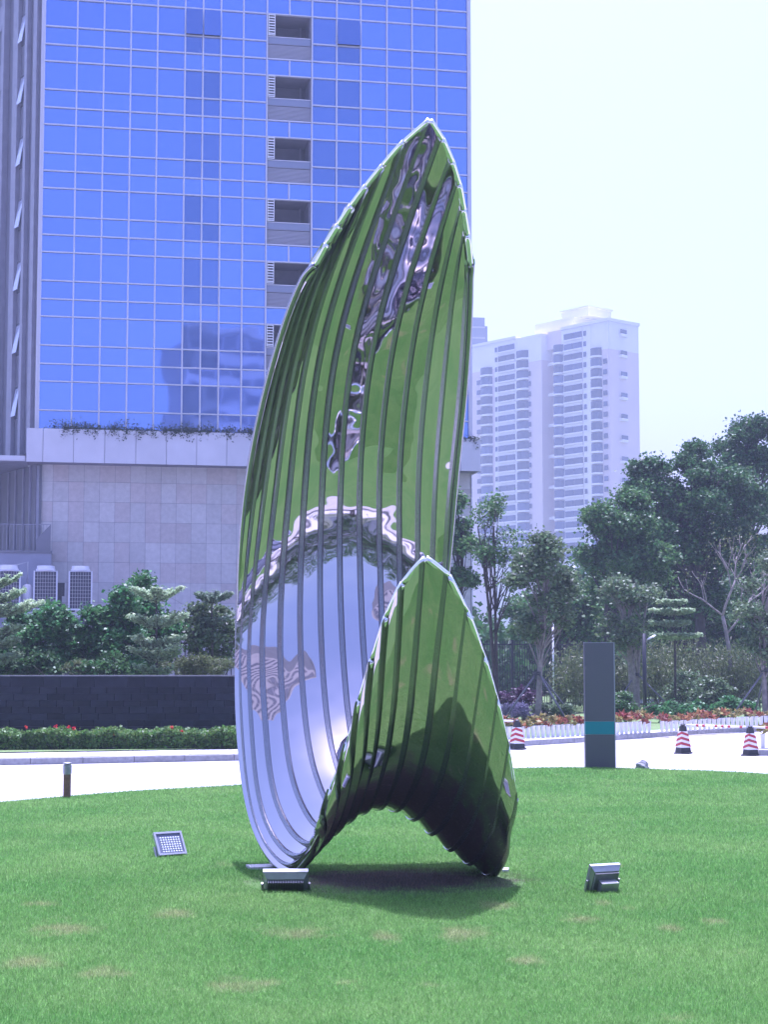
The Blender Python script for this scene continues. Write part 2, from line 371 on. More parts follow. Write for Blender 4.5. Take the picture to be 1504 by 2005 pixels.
tag(inst('lawn_grass', quads('lawn_grass', gv, M['blade'])), 'short mown green grass blades covering the lawn', 'grass', None, 'stuff')

# left pavement block, kerb stones, pavers, verge
kl = [gnd(q[0], q[1], ROAD) for q in ((-260, 1503), (0, 1498), (230, 1493.5), (460, 1489), (650, 1486))]
PAV = ROAD + 0.12
def along(pts, step):
    out = []; acc = 0; pts = [Vector(p) for p in pts]
    L = [0]
    for a, b in zip(pts, pts[1:]): L.append(L[-1] + (b - a).length)
    k = max(1, round(L[-1] / step))
    for i in range(k + 1):
        s = L[-1] * i / k
        for j in range(len(pts) - 1):
            if s <= L[j + 1] + 1e-9:
                out.append(pts[j].lerp(pts[j + 1], (s - L[j]) / max(L[j + 1] - L[j], 1e-9))); break
    return out
g = MB(); inner = [p + Vector((0, .16, 0)) for p in kl]
g.add([(p.x, p.y, PAV - .006) for p in inner] + [(kl[-1].x + 2, 82, PAV - .006), (-60, 82, PAV - .006)], [tuple(range(len(kl) + 2))])
struct('pavement', g, M['joint'])
kerb = inst('kerb', None); tag(kerb, None, None, None, 'structure')
def kerb_stones(parent, line, step, inward):
    pts = along(line, step)
    for a, b in zip(pts, pts[1:]):
        d = (b - a); L = d.length
        o = ubox('kerb_stone', M['kerb'], parent, -L / 2 + .006, L / 2 - .006, 0.0, .15, 0, .125)
        o.location = (a + b) / 2 + Vector((-d.y, d.x, 0)).normalized() * .075 * inward + Vector((0, 0, .0625 - .002)); o.rotation_euler = (0, 0, math.atan2(d.y, d.x))
kerb_stones(kerb, kl, 1.0, 1)
pv = inst('paving', None); tag(pv, None, None, None, 'structure')
pl = along(inner, 0.62)
for i, (a, b) in enumerate(zip(pl, pl[1:])):
    for j in range(3):
        m = M['paver2'] if (i + 2) % 4 == 0 else M['paver']
        d = b - a; o = ubox('paver', m, pv, 0, d.length - .012, 0, .57, 0, .02)
        o.location = (a + b) / 2 + Vector((0.12 * j, .30 + .585 * j, 0)); o.location.z = PAV + .004; o.rotation_euler = (0, 0, math.atan2(d.y, d.x))
g = MB(); vl = [p + Vector((0, 1.78, 0)) for p in inner]
g.add([(p.x, p.y, PAV + .03) for p in vl] + [(kl[-1].x + 1.5, 48, PAV + .03), (-40, 48, PAV + .03)], [tuple(range(len(vl) + 2))]); struct('verge', g, M['verge'])
# right kerb and verge
kr = [gnd(q[0], q[1], ROAD) for q in ((860, 1469), (996, 1462), (1145, 1453), (1204, 1449), (1274, 1444), (1336, 1439), (1419, 1434.5), (1504, 1431), (1800, 1421))]
g = MB(); ir = [p + Vector((0, .14, 0)) for p in kr]
g.add([(p.x, p.y, PAV) for p in ir] + [(kr[-1].x + 20, 95, PAV), (kr[0].x - .5, 95, PAV)], [tuple(range(len(kr) + 2))]); struct('planting_ground', g, M['verge'])
kerb2 = inst('kerb', None); tag(kerb2, None, None, None, 'structure')
kerb_stones(kerb2, kr, 1.2, 1)
g = MB(); pr = [p + Vector((0, .95, 0)) for p in ir]
g.add([(p.x, p.y, PAV + .005) for p in ir] + [(p.x, p.y, PAV + .005) for p in reversed(pr)], [tuple(range(2 * len(ir)))]); struct('pavement', g, M['paver'])
# small kerbed island on the right edge of the picture
q = gnd(1487, 1479, ROAD); g = MB(); g.prism([(q.x, q.y), (q.x + 4, q.y - .5), (q.x + 4.3, q.y + 1.6), (q.x + .2, q.y + 1.3)], ROAD, ROAD + .12); struct('traffic_island', g, M['kerb'])

# ------------------------------------------------------------------ the steel leaf: a saddle of 13 overlapping strips
N_R = 14                                                           # rib lines, left to right; 7 carries both tips
ROWS = []
def row(xs, ys, Ys): ROWS.append([at(x, y, d) for x, y, d in zip(xs, ys, Ys)])
def lerp_list(keys):
    """values at all 14 ribs from a few keyed ones"""
    k = sorted(keys); return list(np.interp(range(N_R), k, [keys[i] for i in k]))
# back rim, over the tall tip
row([622, 645, 667, 692, 720, 752, 792, 841, 864, 883, 896, 904, 911, 916], [522, 480, 444, 406, 368, 328, 282, 240, 276, 320, 364, 412, 462, 520],
    [13.86, 13.76, 13.67, 13.57, 13.46, 13.33, 13.17, 12.99, 13.10, 13.22, 13.36, 13.50, 13.66, 13.84])
row([568, 578, 589, 603, 622, 648, 679, 714, 750, 789, 828, 861, 889, 916], [620] * 14, lerp_list({0: 14.18, 3: 14.33, 5: 14.42, 7: 14.46, 9: 14.43, 11: 14.34, 13: 14.16}))
row([520, 532, 547, 566, 588, 617, 648, 684, 721, 760, 802, 839, 872, 905], [785] * 14, lerp_list({0: 14.50, 3: 14.68, 5: 14.78, 7: 14.81, 9: 14.79, 11: 14.70, 13: 14.50}))
row([488, 503, 521, 544, 571, 602, 636, 673, 710, 748, 789, 829, 862, 888], [950] * 14, lerp_list({0: 14.75, 3: 14.92, 5: 14.99, 7: 15.01, 9: 14.99, 11: 14.93, 13: 14.74}))
row([472, 484, 501, 527, 558, 595, 632, 671, 711, 750, 790, 827, 856, 876], [1100] * 14, lerp_list({0: 14.98, 3: 15.03, 5: 15.03, 7: 15.02, 9: 15.03, 11: 15.03, 13: 14.96}))
row([463, 471, 487, 516, 553, 594, 635, 676, 717, 757, 795, 828, 853, 870], [1250] * 14, lerp_list({0: 15.04, 3: 14.98, 5: 14.91, 7: 14.86, 9: 14.90, 11: 14.97, 13: 15.02}))
row([466, 476, 494, 524, 564, 609, 652, 693, 735, 778, 820, 857, 888, 912], lerp_list({0: 1450, 5: 1440, 7: 1432, 9: 1440, 13: 1470}), lerp_list({0: 14.83, 3: 14.66, 5: 14.50, 7: 14.39, 9: 14.46, 11: 14.6, 13: 14.78}))
row([495, 502, 518, 548, 590, 636, 677, 715, 758, 800, 840, 878, 912, 943], [1620, 1616, 1604, 1582, 1556, 1536, 1524, 1520, 1526, 1545, 1570, 1600, 1626, 1646],
    [14.46, 14.43, 14.38, 14.3, 14.18, 14.06, 13.98, 13.95, 13.96, 14.02, 14.1, 14.2, 14.28, 14.34])
row([546, 555, 575, 606, 640, 674, 708, 745, 785, 822, 857, 893, 928, 965], [1699, 1691, 1675, 1650, 1620, 1594, 1574, 1563, 1569, 1593, 1626, 1662, 1688, 1704],
    [13.98, 13.95, 13.88, 13.8, 13.7, 13.62, 13.56, 13.53, 13.53, 13.57, 13.62, 13.68, 13.73, 13.78])
row([594, 622, 648, 676, 703, 730, 760, 797, 840, 880, 917, 947, 971, 990], [1681, 1645, 1602, 1556, 1510, 1474, 1454, 1447, 1456, 1476, 1510, 1554, 1604, 1656],
    [13.60, 13.44, 13.28, 13.12, 12.99, 12.88, 12.80, 12.75, 12.76, 12.82, 12.93, 13.08, 13.27, 13.48])
ex, ey = [622, 657, 689, 712, 735, 761, 792, 833, 876, 911, 942, 966, 987, 1003], [1642, 1545, 1456, 1370, 1290, 1206, 1140, 1092, 1126, 1196, 1284, 1368, 1458, 1560]
eY = [13.42, 13.12, 12.88, 12.68, 12.5, 12.35, 12.22, 12.14, 12.20, 12.31, 12.48, 12.68, 12.93, 13.2]
mx_ = [594, 622, 648, 676, 703, 730, 760, 797, 840, 880, 917, 947, 971, 990]; my_ = [1681, 1645, 1602, 1556, 1510, 1474, 1454, 1447, 1456, 1476, 1510, 1554, 1604, 1656]; mY = [13.60, 13.44, 13.28, 13.12, 12.99, 12.88, 12.80, 12.75, 12.76, 12.82, 12.93, 13.08, 13.27, 13.48]
row([.45 * a + .55 * b for a, b in zip(mx_, ex)], [.5 * (a + b) for a, b in zip(my_, ey)], [b + .33 * (a - b) for a, b in zip(mY, eY)])
row(ex, ey, eY)
G0 = np.array([[tuple(p) for p in r] for r in ROWS])              # (11, 14, 3)
for _ in range(2):
    S = G0.copy(); S[1:-1, 1:-1] = 0.25 * G0[1:-1, :-2] + 0.5 * G0[1:-1, 1:-1] + 0.25 * G0[1:-1, 2:]; G0 = S
def cubic(t, P, tt):
    """natural cubic spline through P at knots t"""
    n = len(t); h = np.diff(t); A = np.zeros((n, n)); B = np.zeros_like(P)
    A[0, 0] = A[-1, -1] = 1
    for i in range(1, n - 1):
        A[i, i - 1], A[i, i], A[i, i + 1] = h[i - 1], 2 * (h[i - 1] + h[i]), h[i]
        B[i] = 6 * ((P[i + 1] - P[i]) / h[i] - (P[i] - P[i - 1]) / h[i - 1])
    Mx = np.linalg.solve(A, B); out = []
    for x in tt:
        i = min(max(np.searchsorted(t, x) - 1, 0), n - 2); a = t[i + 1] - x; b = x - t[i]
        out.append(Mx[i] * a ** 3 / (6 * h[i]) + Mx[i + 1] * b ** 3 / (6 * h[i]) + (P[i] / h[i] - Mx[i] * h[i] / 6) * a + (P[i + 1] / h[i] - Mx[i + 1] * h[i] / 6) * b)
    return np.array(out)
NU, SUBV = 130, 5
kn = np.concatenate([[0], np.cumsum(np.mean(np.linalg.norm(np.diff(G0, axis=0), axis=2), axis=1))])
uu = np.linspace(0, kn[-1], NU)
GU = np.stack([cubic(kn, G0[:, j], uu) for j in range(N_R)], axis=1)        # (NU, 14, 3)
vv = np.linspace(0, N_R - 1, (N_R - 1) * SUBV + 1)
GF = np.stack([cubic(np.arange(N_R, dtype=float), GU[i], vv) for i in range(NU)], axis=0)   # (NU, nv, 3)
GF[0] = np.stack([np.interp(vv, range(N_R), GU[0, :, c]) for c in range(3)], 1); GF[-1] = np.stack([np.interp(vv, range(N_R), GU[-1, :, c]) for c in range(3)], 1)
du = np.gradient(GF, axis=0); dv = np.gradient(GF, axis=1)
NF = unit(np.cross(du, dv))                                       # towards the hollow (inner) side
if NF[NU // 4, len(vv) // 2, 1] > 0: NF = -NF
BASE = Vector((0.02, 13.7, 0.0))
leaf = thing('leaf_sculpture', 'tall mirror-polished steel leaf sculpture of curved ribbed strips standing on the lawn', 'sculpture', BASE)
def sheet(P, m, name, parent, flip=False, smooth=True, closed_v=False, caps=False):
    a, b = P.shape[:2]; mb = MB(); f = []
    for i in range(a - 1):
        for j in range(b - 1 if not closed_v else b):
            q = (i * b + j, i * b + (j + 1) % b, (i + 1) * b + (j + 1) % b, (i + 1) * b + j); f.append(q[::-1] if flip else q)
    mb.add((P.reshape(-1, 3) - np.array(BASE)).tolist(), f)
    if caps: mb.add((P[0] - np.array(BASE)).tolist(), [tuple(range(b))]); mb.add((P[-1] - np.array(BASE)).tolist(), [tuple(range(b - 1, -1, -1))])
    return mb, m, name, parent, smooth
def emit(parts, name, m, parent):
    mb = MB(); sm = []
    for p, s in parts:
        mb.add(p.v, p.f); sm += [s] * len(p.f)
    me = mb.mesh(name, m); me.polygons.foreach_set('use_smooth', sm); me.update(); return inst(name, me, parent)
BANDW = 0.050
for k in range(N_R - 1):
    j0 = k * SUBV; cols = GF[:, j0:j0 + SUBV + 1]; nr = NF[:, j0:j0 + SUBV + 1]
    width = np.linalg.norm(cols[:, -1] - cols[:, 0], axis=1)
    hs_ = np.clip(width / 0.13, 0.18, 1.0)[:, None]                # thin strips carry thin bands
    fb = np.clip(BANDW / np.maximum(width, 1e-4), 0.14, 0.36)      # share of the strip taken by the raised band
    def sample(t):                                                # t in 0..1 across the strip, per row
        x = np.clip(np.asarray(t) * SUBV, 0, SUBV - 1e-6); i = np.floor(x).astype(int); f = (x - i)[:, None]
        rr = np.arange(NU)
        return cols[rr, i] * (1 - f) + cols[rr, i + 1] * f, unit(nr[rr, i] * (1 - f) + nr[rr, i + 1] * f)
    # the mirror panel: a shell 5 cm thick, slightly hollow, its outer face lapped like a scale
    inn, out_ = [], []
    for s in np.linspace(0, 1, 6):
        p, q = sample((1 - fb) * s)
        inn.append(p + q * (0.012 - 0.012 * s)); out_.append(p - q * (0.030 + 0.026 * s))
    inn = np.stack(inn, 1); out_ = np.stack(out_, 1)
    ring = np.concatenate([inn, out_[:, ::-1]], axis=1)
    a = sheet(inn, None, '', None)[0]; b = sheet(out_, None, '', None, flip=True)[0]
    sides = sheet(np.stack([inn[:, -1], out_[:, -1]], 1), None, '', None)[0]; side2 = sheet(np.stack([out_[:, 0], inn[:, 0]], 1), None, '', None)[0]
    cap = MB(); cap.add((ring[0] - np.array(BASE)).tolist(), [tuple(range(12))]); cap.add((ring[-1] - np.array(BASE)).tolist(), [tuple(range(11, -1, -1))])
    emit([(a, True), (b, True), (sides, True), (side2, True), (cap, False)], 'mirror_panel', M['mirror'], leaf)
    # the satin band that closes the step to the next strip
    prof = []
    for s, h in ((-.02, -.02), (-.02, .016), (0.14, .026), (0.80, .026), (0.97, .016), (1.0, -.03), (0.7, -.062), (0.0, -.062)):
        p, q = sample((1 - fb) + fb * s if k < N_R - 1 else 1); prof.append(p + q * h * hs_)
    prof = np.stack(prof, 1)
    emit([(sheet(prof, None, '', None, closed_v=True)[0], False), (sheet(prof, None, '', None, caps=True)[0], False)], 'rib_band', M['satin'], leaf)
    # rolled trims along the two cut ends of the strip
    for e, sg in ((0, -1), (NU - 1, 1)):
        pts = [Vector(cols[e, c] - nr[e, c] * .022 - np.array(BASE)) for c in range(SUBV + 1)]
        MB().tube(pts, .027, 10).build('rim_trim', M['trim'], leaf, True)
for j in (0, -1):                                                 # the long outer edges
    pts = [Vector(GF[i, j] - NF[i, j] * .03 - np.array(BASE)) for i in range(0, NU, 1)]
    MB().tube(pts, .028, 10).build('edge_trim', M['edge'], leaf, True)
for px, py, sx, sy, rz in ((514, 1699, .12, .10, .3), (972, 1705, .10, .08, -.1)):
    q = gnd(px, py) - BASE
    MB().box(-sx, sx, -sy, sy, -.03, .022, Matrix.Translation(q) @ Matrix.Rotation(rz, 4, 'Z')).build('base_plate', M['paver'], leaf)

# ------------------------------------------------------------------ glass tower on its stone podium
PHI = R(10.9)
TE = Vector((math.cos(PHI), math.sin(PHI), 0)); TN = Vector((-math.sin(PHI), math.cos(PHI), 0))   # along the facade, into the building
TO = at(78, 640, 80.0); TO.z = -0.3
tower = thing('glass_tower', 'blue mirror-glass apartment tower with a pale stone podium behind the sculpture', 'building', TO, PHI)
def fac(px, py, off=0.0):
    """facade coordinates (along, height above the root) of a pixel, on the plane off metres in front of the glass"""
    r = ray(px, py); o = Vector((0, 0, HCAM)); p0 = TO - TN * off
    p = o + r * ((p0 - o).dot(TN) / r.dot(TN)); d = p - TO; return d.dot(TE), d.z
colx = [86, 152, 204.5, 257, 309, 363, 398, 433, 477, 523, 611, 659, 706, 757, 806, 854, 915]
S = [fac(x, 50)[0] for x in colx]; S[0] = 0.0
z803, z746 = fac(78, 803)[1], fac(78, 746)[1]
PER = (fac(85, 116)[1] - fac(79, 746)[1]) / 5.04                   # one storey
PER = 3.15
TALL, LOW, MID = 0.445 * PER, 0.285 * PER, 0.27 * PER
Z0 = z803                                                         # foot of a tall pane row
rows_ = []                                                        # (z0, z1, kind)
z = Z0 - LOW
rows_.append((fac(78, 843)[1] - .2, Z0, 'low'))
FLOORS = 12
for f in range(FLOORS):
    b = Z0 + f * PER
    rows_ += [(b, b + TALL, 'tall'), (b + TALL, b + TALL + MID, 'mid'), (b + TALL + MID, b + PER, 'low')]
ZTOP = rows_[-1][1]; SR = S[-1] + .16
# core behind the panes
core = MB().box(.12, SR - .05, 1.9, 14, rows_[0][0] - 4, ZTOP + .3).build('core', M['core'], tower)
for a_, b_ in ((S[0] + .1, S[9] + .05), (S[10] - .05, SR - .05)): MB().box(a_, b_, .10, 1.9, rows_[0][0], ZTOP + .2).build('core', M['core'], tower)
rg = random.Random(3)
panes = []
for r, (z0, z1, kind) in enumerate(rows_):
    for c in range(16):
        if c == 9 and kind in ('tall', 'low'): continue           # balcony bay
        cells = [(S[c], S[c + 1])] if c != 9 else [(S[9], (S[9] + S[10]) / 2), ((S[9] + S[10]) / 2, S[10])]
        for a, b in cells:
            clear = c in (5, 6, 10, 11) and kind != 'mid'
            panes.append((z0, a, b, z1, clear, c, r, kind))
extra = {True: [], False: []}
def in_view(a, b, z0, z1):
    """how much of a pane the photograph shows: its picture area, 0 when out of frame or behind the steel leaf"""
    P = TO + TE * ((a + b) / 2) + Vector((0, 0, (z0 + z1) / 2)) - Vector((0, 0, HCAM)); ct, st = math.cos(TILT), math.sin(TILT)
    w = P.y * ct + P.z * st; x = CX + F * P.x / w; y = CY - F * (P.z * ct - P.y * st) / w
    if y < -20 or y > 850: return 0
    lx = np.interp(y, (240, 330, 480, 620, 785, 870), (835, 745, 640, 560, 515, 500)); rx = np.interp(y, (240, 330, 480, 700), (850, 888, 918, 918))
    if y > 240 and lx + 18 < x < rx - 12: return 0
    return (b - a) * (z1 - z0)
order = sorted(range(len(panes)), key=lambda i: -in_view(panes[i][1], panes[i][2], panes[i][0], panes[i][3]))
chosen = set(i for i in order[:300] if in_view(panes[i][1], panes[i][2], panes[i][0], panes[i][3]) > 0)
for i, (z0, a, b, z1, clear, c, r, kind) in enumerate(panes):
    fl = (r - 1) // 3; m = M['glass_clear'] if clear else M['glass']
    if i in chosen:                                               # each pane is set a hair differently so that reflections break from pane to pane
        tilt = rg.gauss(0, .0016); yaw = rg.gauss(0, .0016)
        o = ubox('window_pane', m, tower, a + .03, b - .03, 0.0, .03, z0 + .03, z1 - .03, (tilt, 0, yaw))
        if kind == 'tall' and fl == 6 and c in (5, 6, 11):         # sashes swung out at the foot
            an = R(-7.0); o.rotation_euler = (an, 0, 0); o.location.y -= math.sin(-an) * (z1 - z0) / 2 + .10
            ubox('dark_sash_gap', M['dark'], tower, a + .03, b - .03, .05, .08, z0 + .03, z1 - .03)  # dark sheet standing for the shade behind the swung-out pane
    else: extra[clear].append((a + .03, b - .03, z0 + .03, z1 - .03))
for k in (False, True):
    e = MB()
    for a, b, z0, z1 in extra[k]: e.box(a, b, 0, .03, z0, z1)
    if extra[k]: tag(e.build('window_pane', M['glass_clear' if k else 'glass'], tower), None, None, None, 'stuff')
for i, s in enumerate(S):                                         # mullions
    ubox('mullion', M['alu'], tower, s - .036, s + .036, -.12, .06, rows_[0][0] - .1, ZTOP + .2)
ubox('corner_post', M['alu'], tower, S[-1] + .045, SR, -.10, .5, rows_[0][0] - .1, ZTOP + .2)
for z0, z1, kind in rows_[1:]:                                    # transoms, broken at the balcony bay
    ubox('transom', M['alu'], tower, S[0] + .045, S[9] - .045, -.10, .05, z0 - .030, z0 + .030)
    ubox('transom', M['alu'], tower, S[10] + .045, S[-1] - .045, -.10, .05, z0 - .030, z0 + .030)
MB().box(-.3, SR + .1, -.2, 14, ZTOP + .3, ZTOP + 1.2).build('parapet', M['fascia'], tower)
# balcony bay
for f in range(9):
    b = Z0 + f * PER; a0, a1 = S[9] + .045, S[10] - .045
    t = inst('balcony', MB().box(a0, a1, 1.78, 1.88, b, b + TALL).box(a0, a0 + .06, 0.08, 1.78, b, b + TALL).box(a1 - .06, a1, .08, 1.78, b, b + TALL)
             .box(a0, a1, .02, 1.85, b + TALL, b + TALL + .10).box(a0, a1, -.02, 1.85, b - .14, b).mesh('balcony', M['recess']), tower)
    w_ = a1 - a0
    ubox('door', M['dark'], t, a0 + w_ * .28, a0 + w_ * .55, 1.73, 1.77, b + .02, b + TALL * .45)
    ubox('drain_pipe', M['grey_fin'], t, a0 + w_ * .84, a0 + w_ * .88, 1.55, 1.62, b, b + TALL)
    ubox('balustrade', M['balu'], t, a0 + .02, a1 - .02, -.03, 0.0, b - .10, b + .22)
    ubox('handrail', M['alu'], t, a0 + .02, a1 - .02, -.05, .02, b + .225, b + .265)
    if f < 7:
        ac = inst('louvered_shutter', MB().box(a0 + .02, a0 + .05, -.10, -.04, b + .30, b + TALL - .02).box(a0 + .33, a0 + .36, -.10, -.04, b + .30, b + TALL - .02)
                  .box(a0 + .05, a0 + .33, -.10, -.04, b + .30, b + .34).box(a0 + .05, a0 + .33, -.10, -.04, b + TALL - .06, b + TALL - .02).mesh('louvered_shutter', M['white_pvc']), t)
        for q in range(7):
            zz = b + .38 + q * (TALL - .44) / 7; ubox('shutter_slat', M['white_pvc'], ac, a0 + .052, a0 + .328, -.085, -.05, zz, zz + .05)
for f in range(9):
    b = Z0 + f * PER; a0, a1 = S[9] + .045, S[10] - .045           # louvre band in the row under each opening, glass in the row above
    l = MB(); q0, q1 = b - LOW + .03, b - .15
    for q in range(11):
        zz = q0 + q * (q1 - q0) / 11; l.box(a0, a1, -.02, .05, zz, zz + .045)
    lv = inst('louvre_band', MB().box(a0, a1, .06, .09, q0, q1).mesh('louvre_band', M['core']), tower)
    tag(l.build('louvre_slat', M['louver'], lv), None, None, None, 'stuff')
    ubox('transom', M['alu'], tower, a0, a1, -.10, .05, b - LOW - .030, b - LOW + .030)
    ubox('transom', M['alu'], tower, a0, a1, -.10, .05, b + TALL - .030, b + TALL + .030)
    mid = (S[9] + S[10]) / 2
    ubox('mullion', M['alu'], tower, mid - .035, mid + .035, -.09, .05, b + TALL + .035, b + TALL + MID - .035)
# planter fascia
PO = 1.1
sL, zT = fac(52, 838, PO); _, zB = fac(78, 903, PO); sRr = fac(941, 880, PO)[0]
pl_ = MB().box(sL + .05, sRr - .03, -PO + .05, 1.0, zB, zT - .12).build('planter', M['joint'], tower)
xs = [sL] + [fac(x, 880, PO)[0] for x in (84, 144, 205, 266, 326, 385, 444, 502)]
while xs[-1] + 1.45 < sRr - .5: xs.append(xs[-1] + 1.45)
xs.append(sRr)
for a, b in zip(xs, xs[1:]): ubox('fascia_panel', M['fascia'], pl_, a + .012, b - .012, -PO, -PO + .045, zB - .03, zT)
ubox('fascia_panel', M['fascia'], pl_, sRr - .026, sRr + .02, -PO + .05, 1.0, zB - .03, zT)
ubox('soil', M['soil'], pl_, sL + .1, sRr - .1, -PO + .1, 0.0, zT - .118, zT - .10)
PP = []
for _ in range(230):                                              # tufts along the planter, a few trailing over the edge
    x = random.uniform(sL + 1.0, sRr - .1); h = random.choice((.15, .22, .3, .3, .42, .6)) * random.uniform(.7, 1.2); n_ = 46
    q = np.stack([x + RNG.normal(0, .2, n_), RNG.uniform(-PO - .02, -.3, n_), zT - .08 + RNG.uniform(0, 1, n_) ** 1.2 * h], 1); PP.append(q)
    if random.random() < .75:
        n_ = random.randint(3, 12); L_ = random.uniform(.08, .55); PP.append(np.stack([x + RNG.normal(0, .07, n_), np.full(n_, -PO - .04) + RNG.normal(0, .02, n_), zT + .02 - RNG.uniform(0, 1, n_) * L_], 1))
C = np.concatenate(PP)
tag(inst('planter_shrubs', quads('planter_shrubs', leaves(C, .12, .1, .2), M['planter_leaf']), pl_), None, None, None, 'stuff')
# stone podium wall of tiles
wy = 0.25
wall = MB().box(.12, SR, wy + .03, 14, 0.0, zB + .2).build('podium_wall', M['joint'], tower)
tx0, dx = fac(70, 1030, -wy)[0] + .04, .735
zj = fac(300, 1024, -wy)[1]; dz = fac(300, 1024, -wy)[1] - fac(300, 1063, -wy)[1]
nrow0 = int(zj / dz)
rows_z = [zj + i * dz for i in range(-nrow0 - 1, 5)]
for i, z in enumerate(rows_z):
    a = tx0
    while a < SR - .05:
        b = min(a + dx, SR); z0, z1 = max(z, 0.02), min(z + dz, zB + .1)
        if z1 - z0 > .1: ubox('tile', M['stone2' if rg.random() < .3 else 'stone'], wall, a + .006, b - .006, wy, wy + .028, z0 + .006, z1 - .006)
        a += dx
MB().box(SR, SR + .03, wy, 14, 0, zB + .2).build('podium_return', M['stone'], tower)
# grey side wing receding to the left of the glass corner
wd_ = Vector((-0.36, 0.93, 0)).normalized(); wln = 30.0; wnn = Vector((-wd_.y, wd_.x, 0))      # outwards (left, towards the camera)
wnn = Vector((-0.93, -0.36, 0))
cor = Vector((-.06, .02, 0))
def wing(s0, s1, o0, o1, z0, z1, name, m, parent=tower):
    a, b = cor + wd_ * s0, cor + wd_ * s1
    poly = [a + wnn * o0, b + wnn * o0, b + wnn * o1, a + wnn * o1]
    return MB().prism([(p.x, p.y) for p in poly], z0, z1).build(name, m, parent)
wz = zB + .6
wing(0, wln, -.6, 0, wz, ZTOP, 'side_wall', M['grey_panel'])
ubox('corner_mullion', M['alu'], tower, -.16, -.03, -.08, .10, wz, ZTOP)
for s, w, o in ((.5, .5, .16), (1.7, .35, .22), (3.1, .7, .20), (4.9, .4, .30), (6.8, .9, .26), (9.6, .5, .34), (12.0, 1.0, .3), (15.4, .6, .42), (19, 1.1, .38), (24, .8, .5)):
    wing(s, s + w, 0.003, o, wz, ZTOP, 'fin', M['grey_fin'])
for s, o, zz in ((2.4, .26, 0.0), (8.3, .36, .8), (17.2, .5, .25), (5.8, .16, 1.6), (13.6, .22, 1.1)):
    for f in range(-1, 11):
        b = Z0 + f * PER + zz
        if b < wz: continue
        a = cor + wd_ * s; c2 = cor + wd_ * (s + .6)
        p = [a + wnn * .02 + Vector((0, 0, b + 1.45)), c2 + wnn * .02 + Vector((0, 0, b + 1.45)), c2 + wnn * o + Vector((0, 0, b)), a + wnn * o + Vector((0, 0, b))]
        q = [v + wnn * -.03 + Vector((0, 0, -.01)) for v in p]
        m_ = M['pale_pane'] if o > .25 else M['grey_fin']
        MB().add(p + q, [(0, 1, 2, 3), (7, 6, 5, 4), (0, 4, 5, 1), (1, 5, 6, 2), (2, 6, 7, 3), (3, 7, 4, 0)]).build('casement', m_, tower)
        if o > .25: wing(s - .05, s + .65, .003, .03, b - .1, b + 1.5, 'window', M['city_glass'])
# covered terrace left of the podium
MB().box(-9, sL + .04, -PO + .3, 12, zB - .02, zB + .22).build('canopy', M['grey_fin'], tower)
ubox('canopy_edge', M['alu'], tower, -9, sL - .04, -PO + .16, -PO + .29, zB + .02, zB + .26)
wing(0, 14, -.3, 0, 0, zB - .03, 'terrace_wall', M['grey_panel'])
for s in (.6, 1.5, 2.6, 3.6, 4.9, 6.5, 8.5, 11): wing(s, s + .14, .003, .08, 3.2, zB - .1, 'fin', M['grey_fin'])
MB().box(-9, -.9, 11.4, 11.8, 0, zB - .03).build('terrace_back_wall', M['terrace'], tower)
s1, zt = fac(101, 1079, .9); _, zr = fac(60, 1026, .9)
MB().box(-9, s1, -.9, .2, 0, zt - .1).build('terrace_base', M['terrace'], tower)
ubox('terrace_ledge', M['grey_panel'], tower, -9, s1 + .04, -.95, .22, zt - .098, zt + .02)
ubox('handrail', M['grey_fin'], tower, -9, s1 - .04, -.88, -.84, zr - .03, zr)
for i in range(22):
    x = s1 - .08 - i * .155; ubox('baluster', M['grey_fin'], tower, x - .01, x + .01, -.875, -.85, zt + .02, zr - .03)
MB().add([(s1 - .72, -.9, zt + .02), (s1 - .05, -.9, zt + .02), (s1 - .05, -.9, zr), (s1 - .72, -.9, zt + .55), (s1 - .72, -.87, zt + .02), (s1 - .05, -.87, zt + .02), (s1 - .05, -.87, zr), (s1 - .72, -.87, zt + .55)],
         [(0, 1, 2, 3), (7, 6, 5, 4), (0, 4, 5, 1), (1, 5, 6, 2), (2, 6, 7, 3), (3, 7, 4, 0)]).build('stair_panel', M['grey_panel'], tower)
ubox('drain_pipe', M['grey_fin'], tower, -.02, .10, -.02, .10, zt, zB - .1)

# rooftop-type air conditioning units on a steel stand in front of the podium
ACO = 3.2
stz = fac(140, 1199, ACO)[1]
stand = thing('steel_stand', 'pale steel stand carrying the air conditioning units against the stone wall', 'stand', TO + TE * 0 - TN * ACO, PHI)
sa, sb = fac(-60, 1196, ACO)[0], fac(186, 1196, ACO)[0]
for yy in (-.42, .42): ubox('beam', M['galv'], stand, sa, sb, yy - .05, yy + .05, stz - .22, stz)
for x in (sa + .2, (sa + sb) / 2, sb - .1):
    for yy in (-.42, .42): ubox('leg', M['galv'], stand, x - .05, x + .05, yy - .045, yy + .045, 0, stz - .222)
for x in (sa + .6, sa + 2.5, sa + 4.4): ubox('cross_beam', M['galv'], stand, x - .04, x + .04, -.37, .37, stz - .2, stz - .05)
ubox('louvre_grille', M['core'], stand, sb - 1.7, sb - .3, .46, .5, .9, stz - .3)
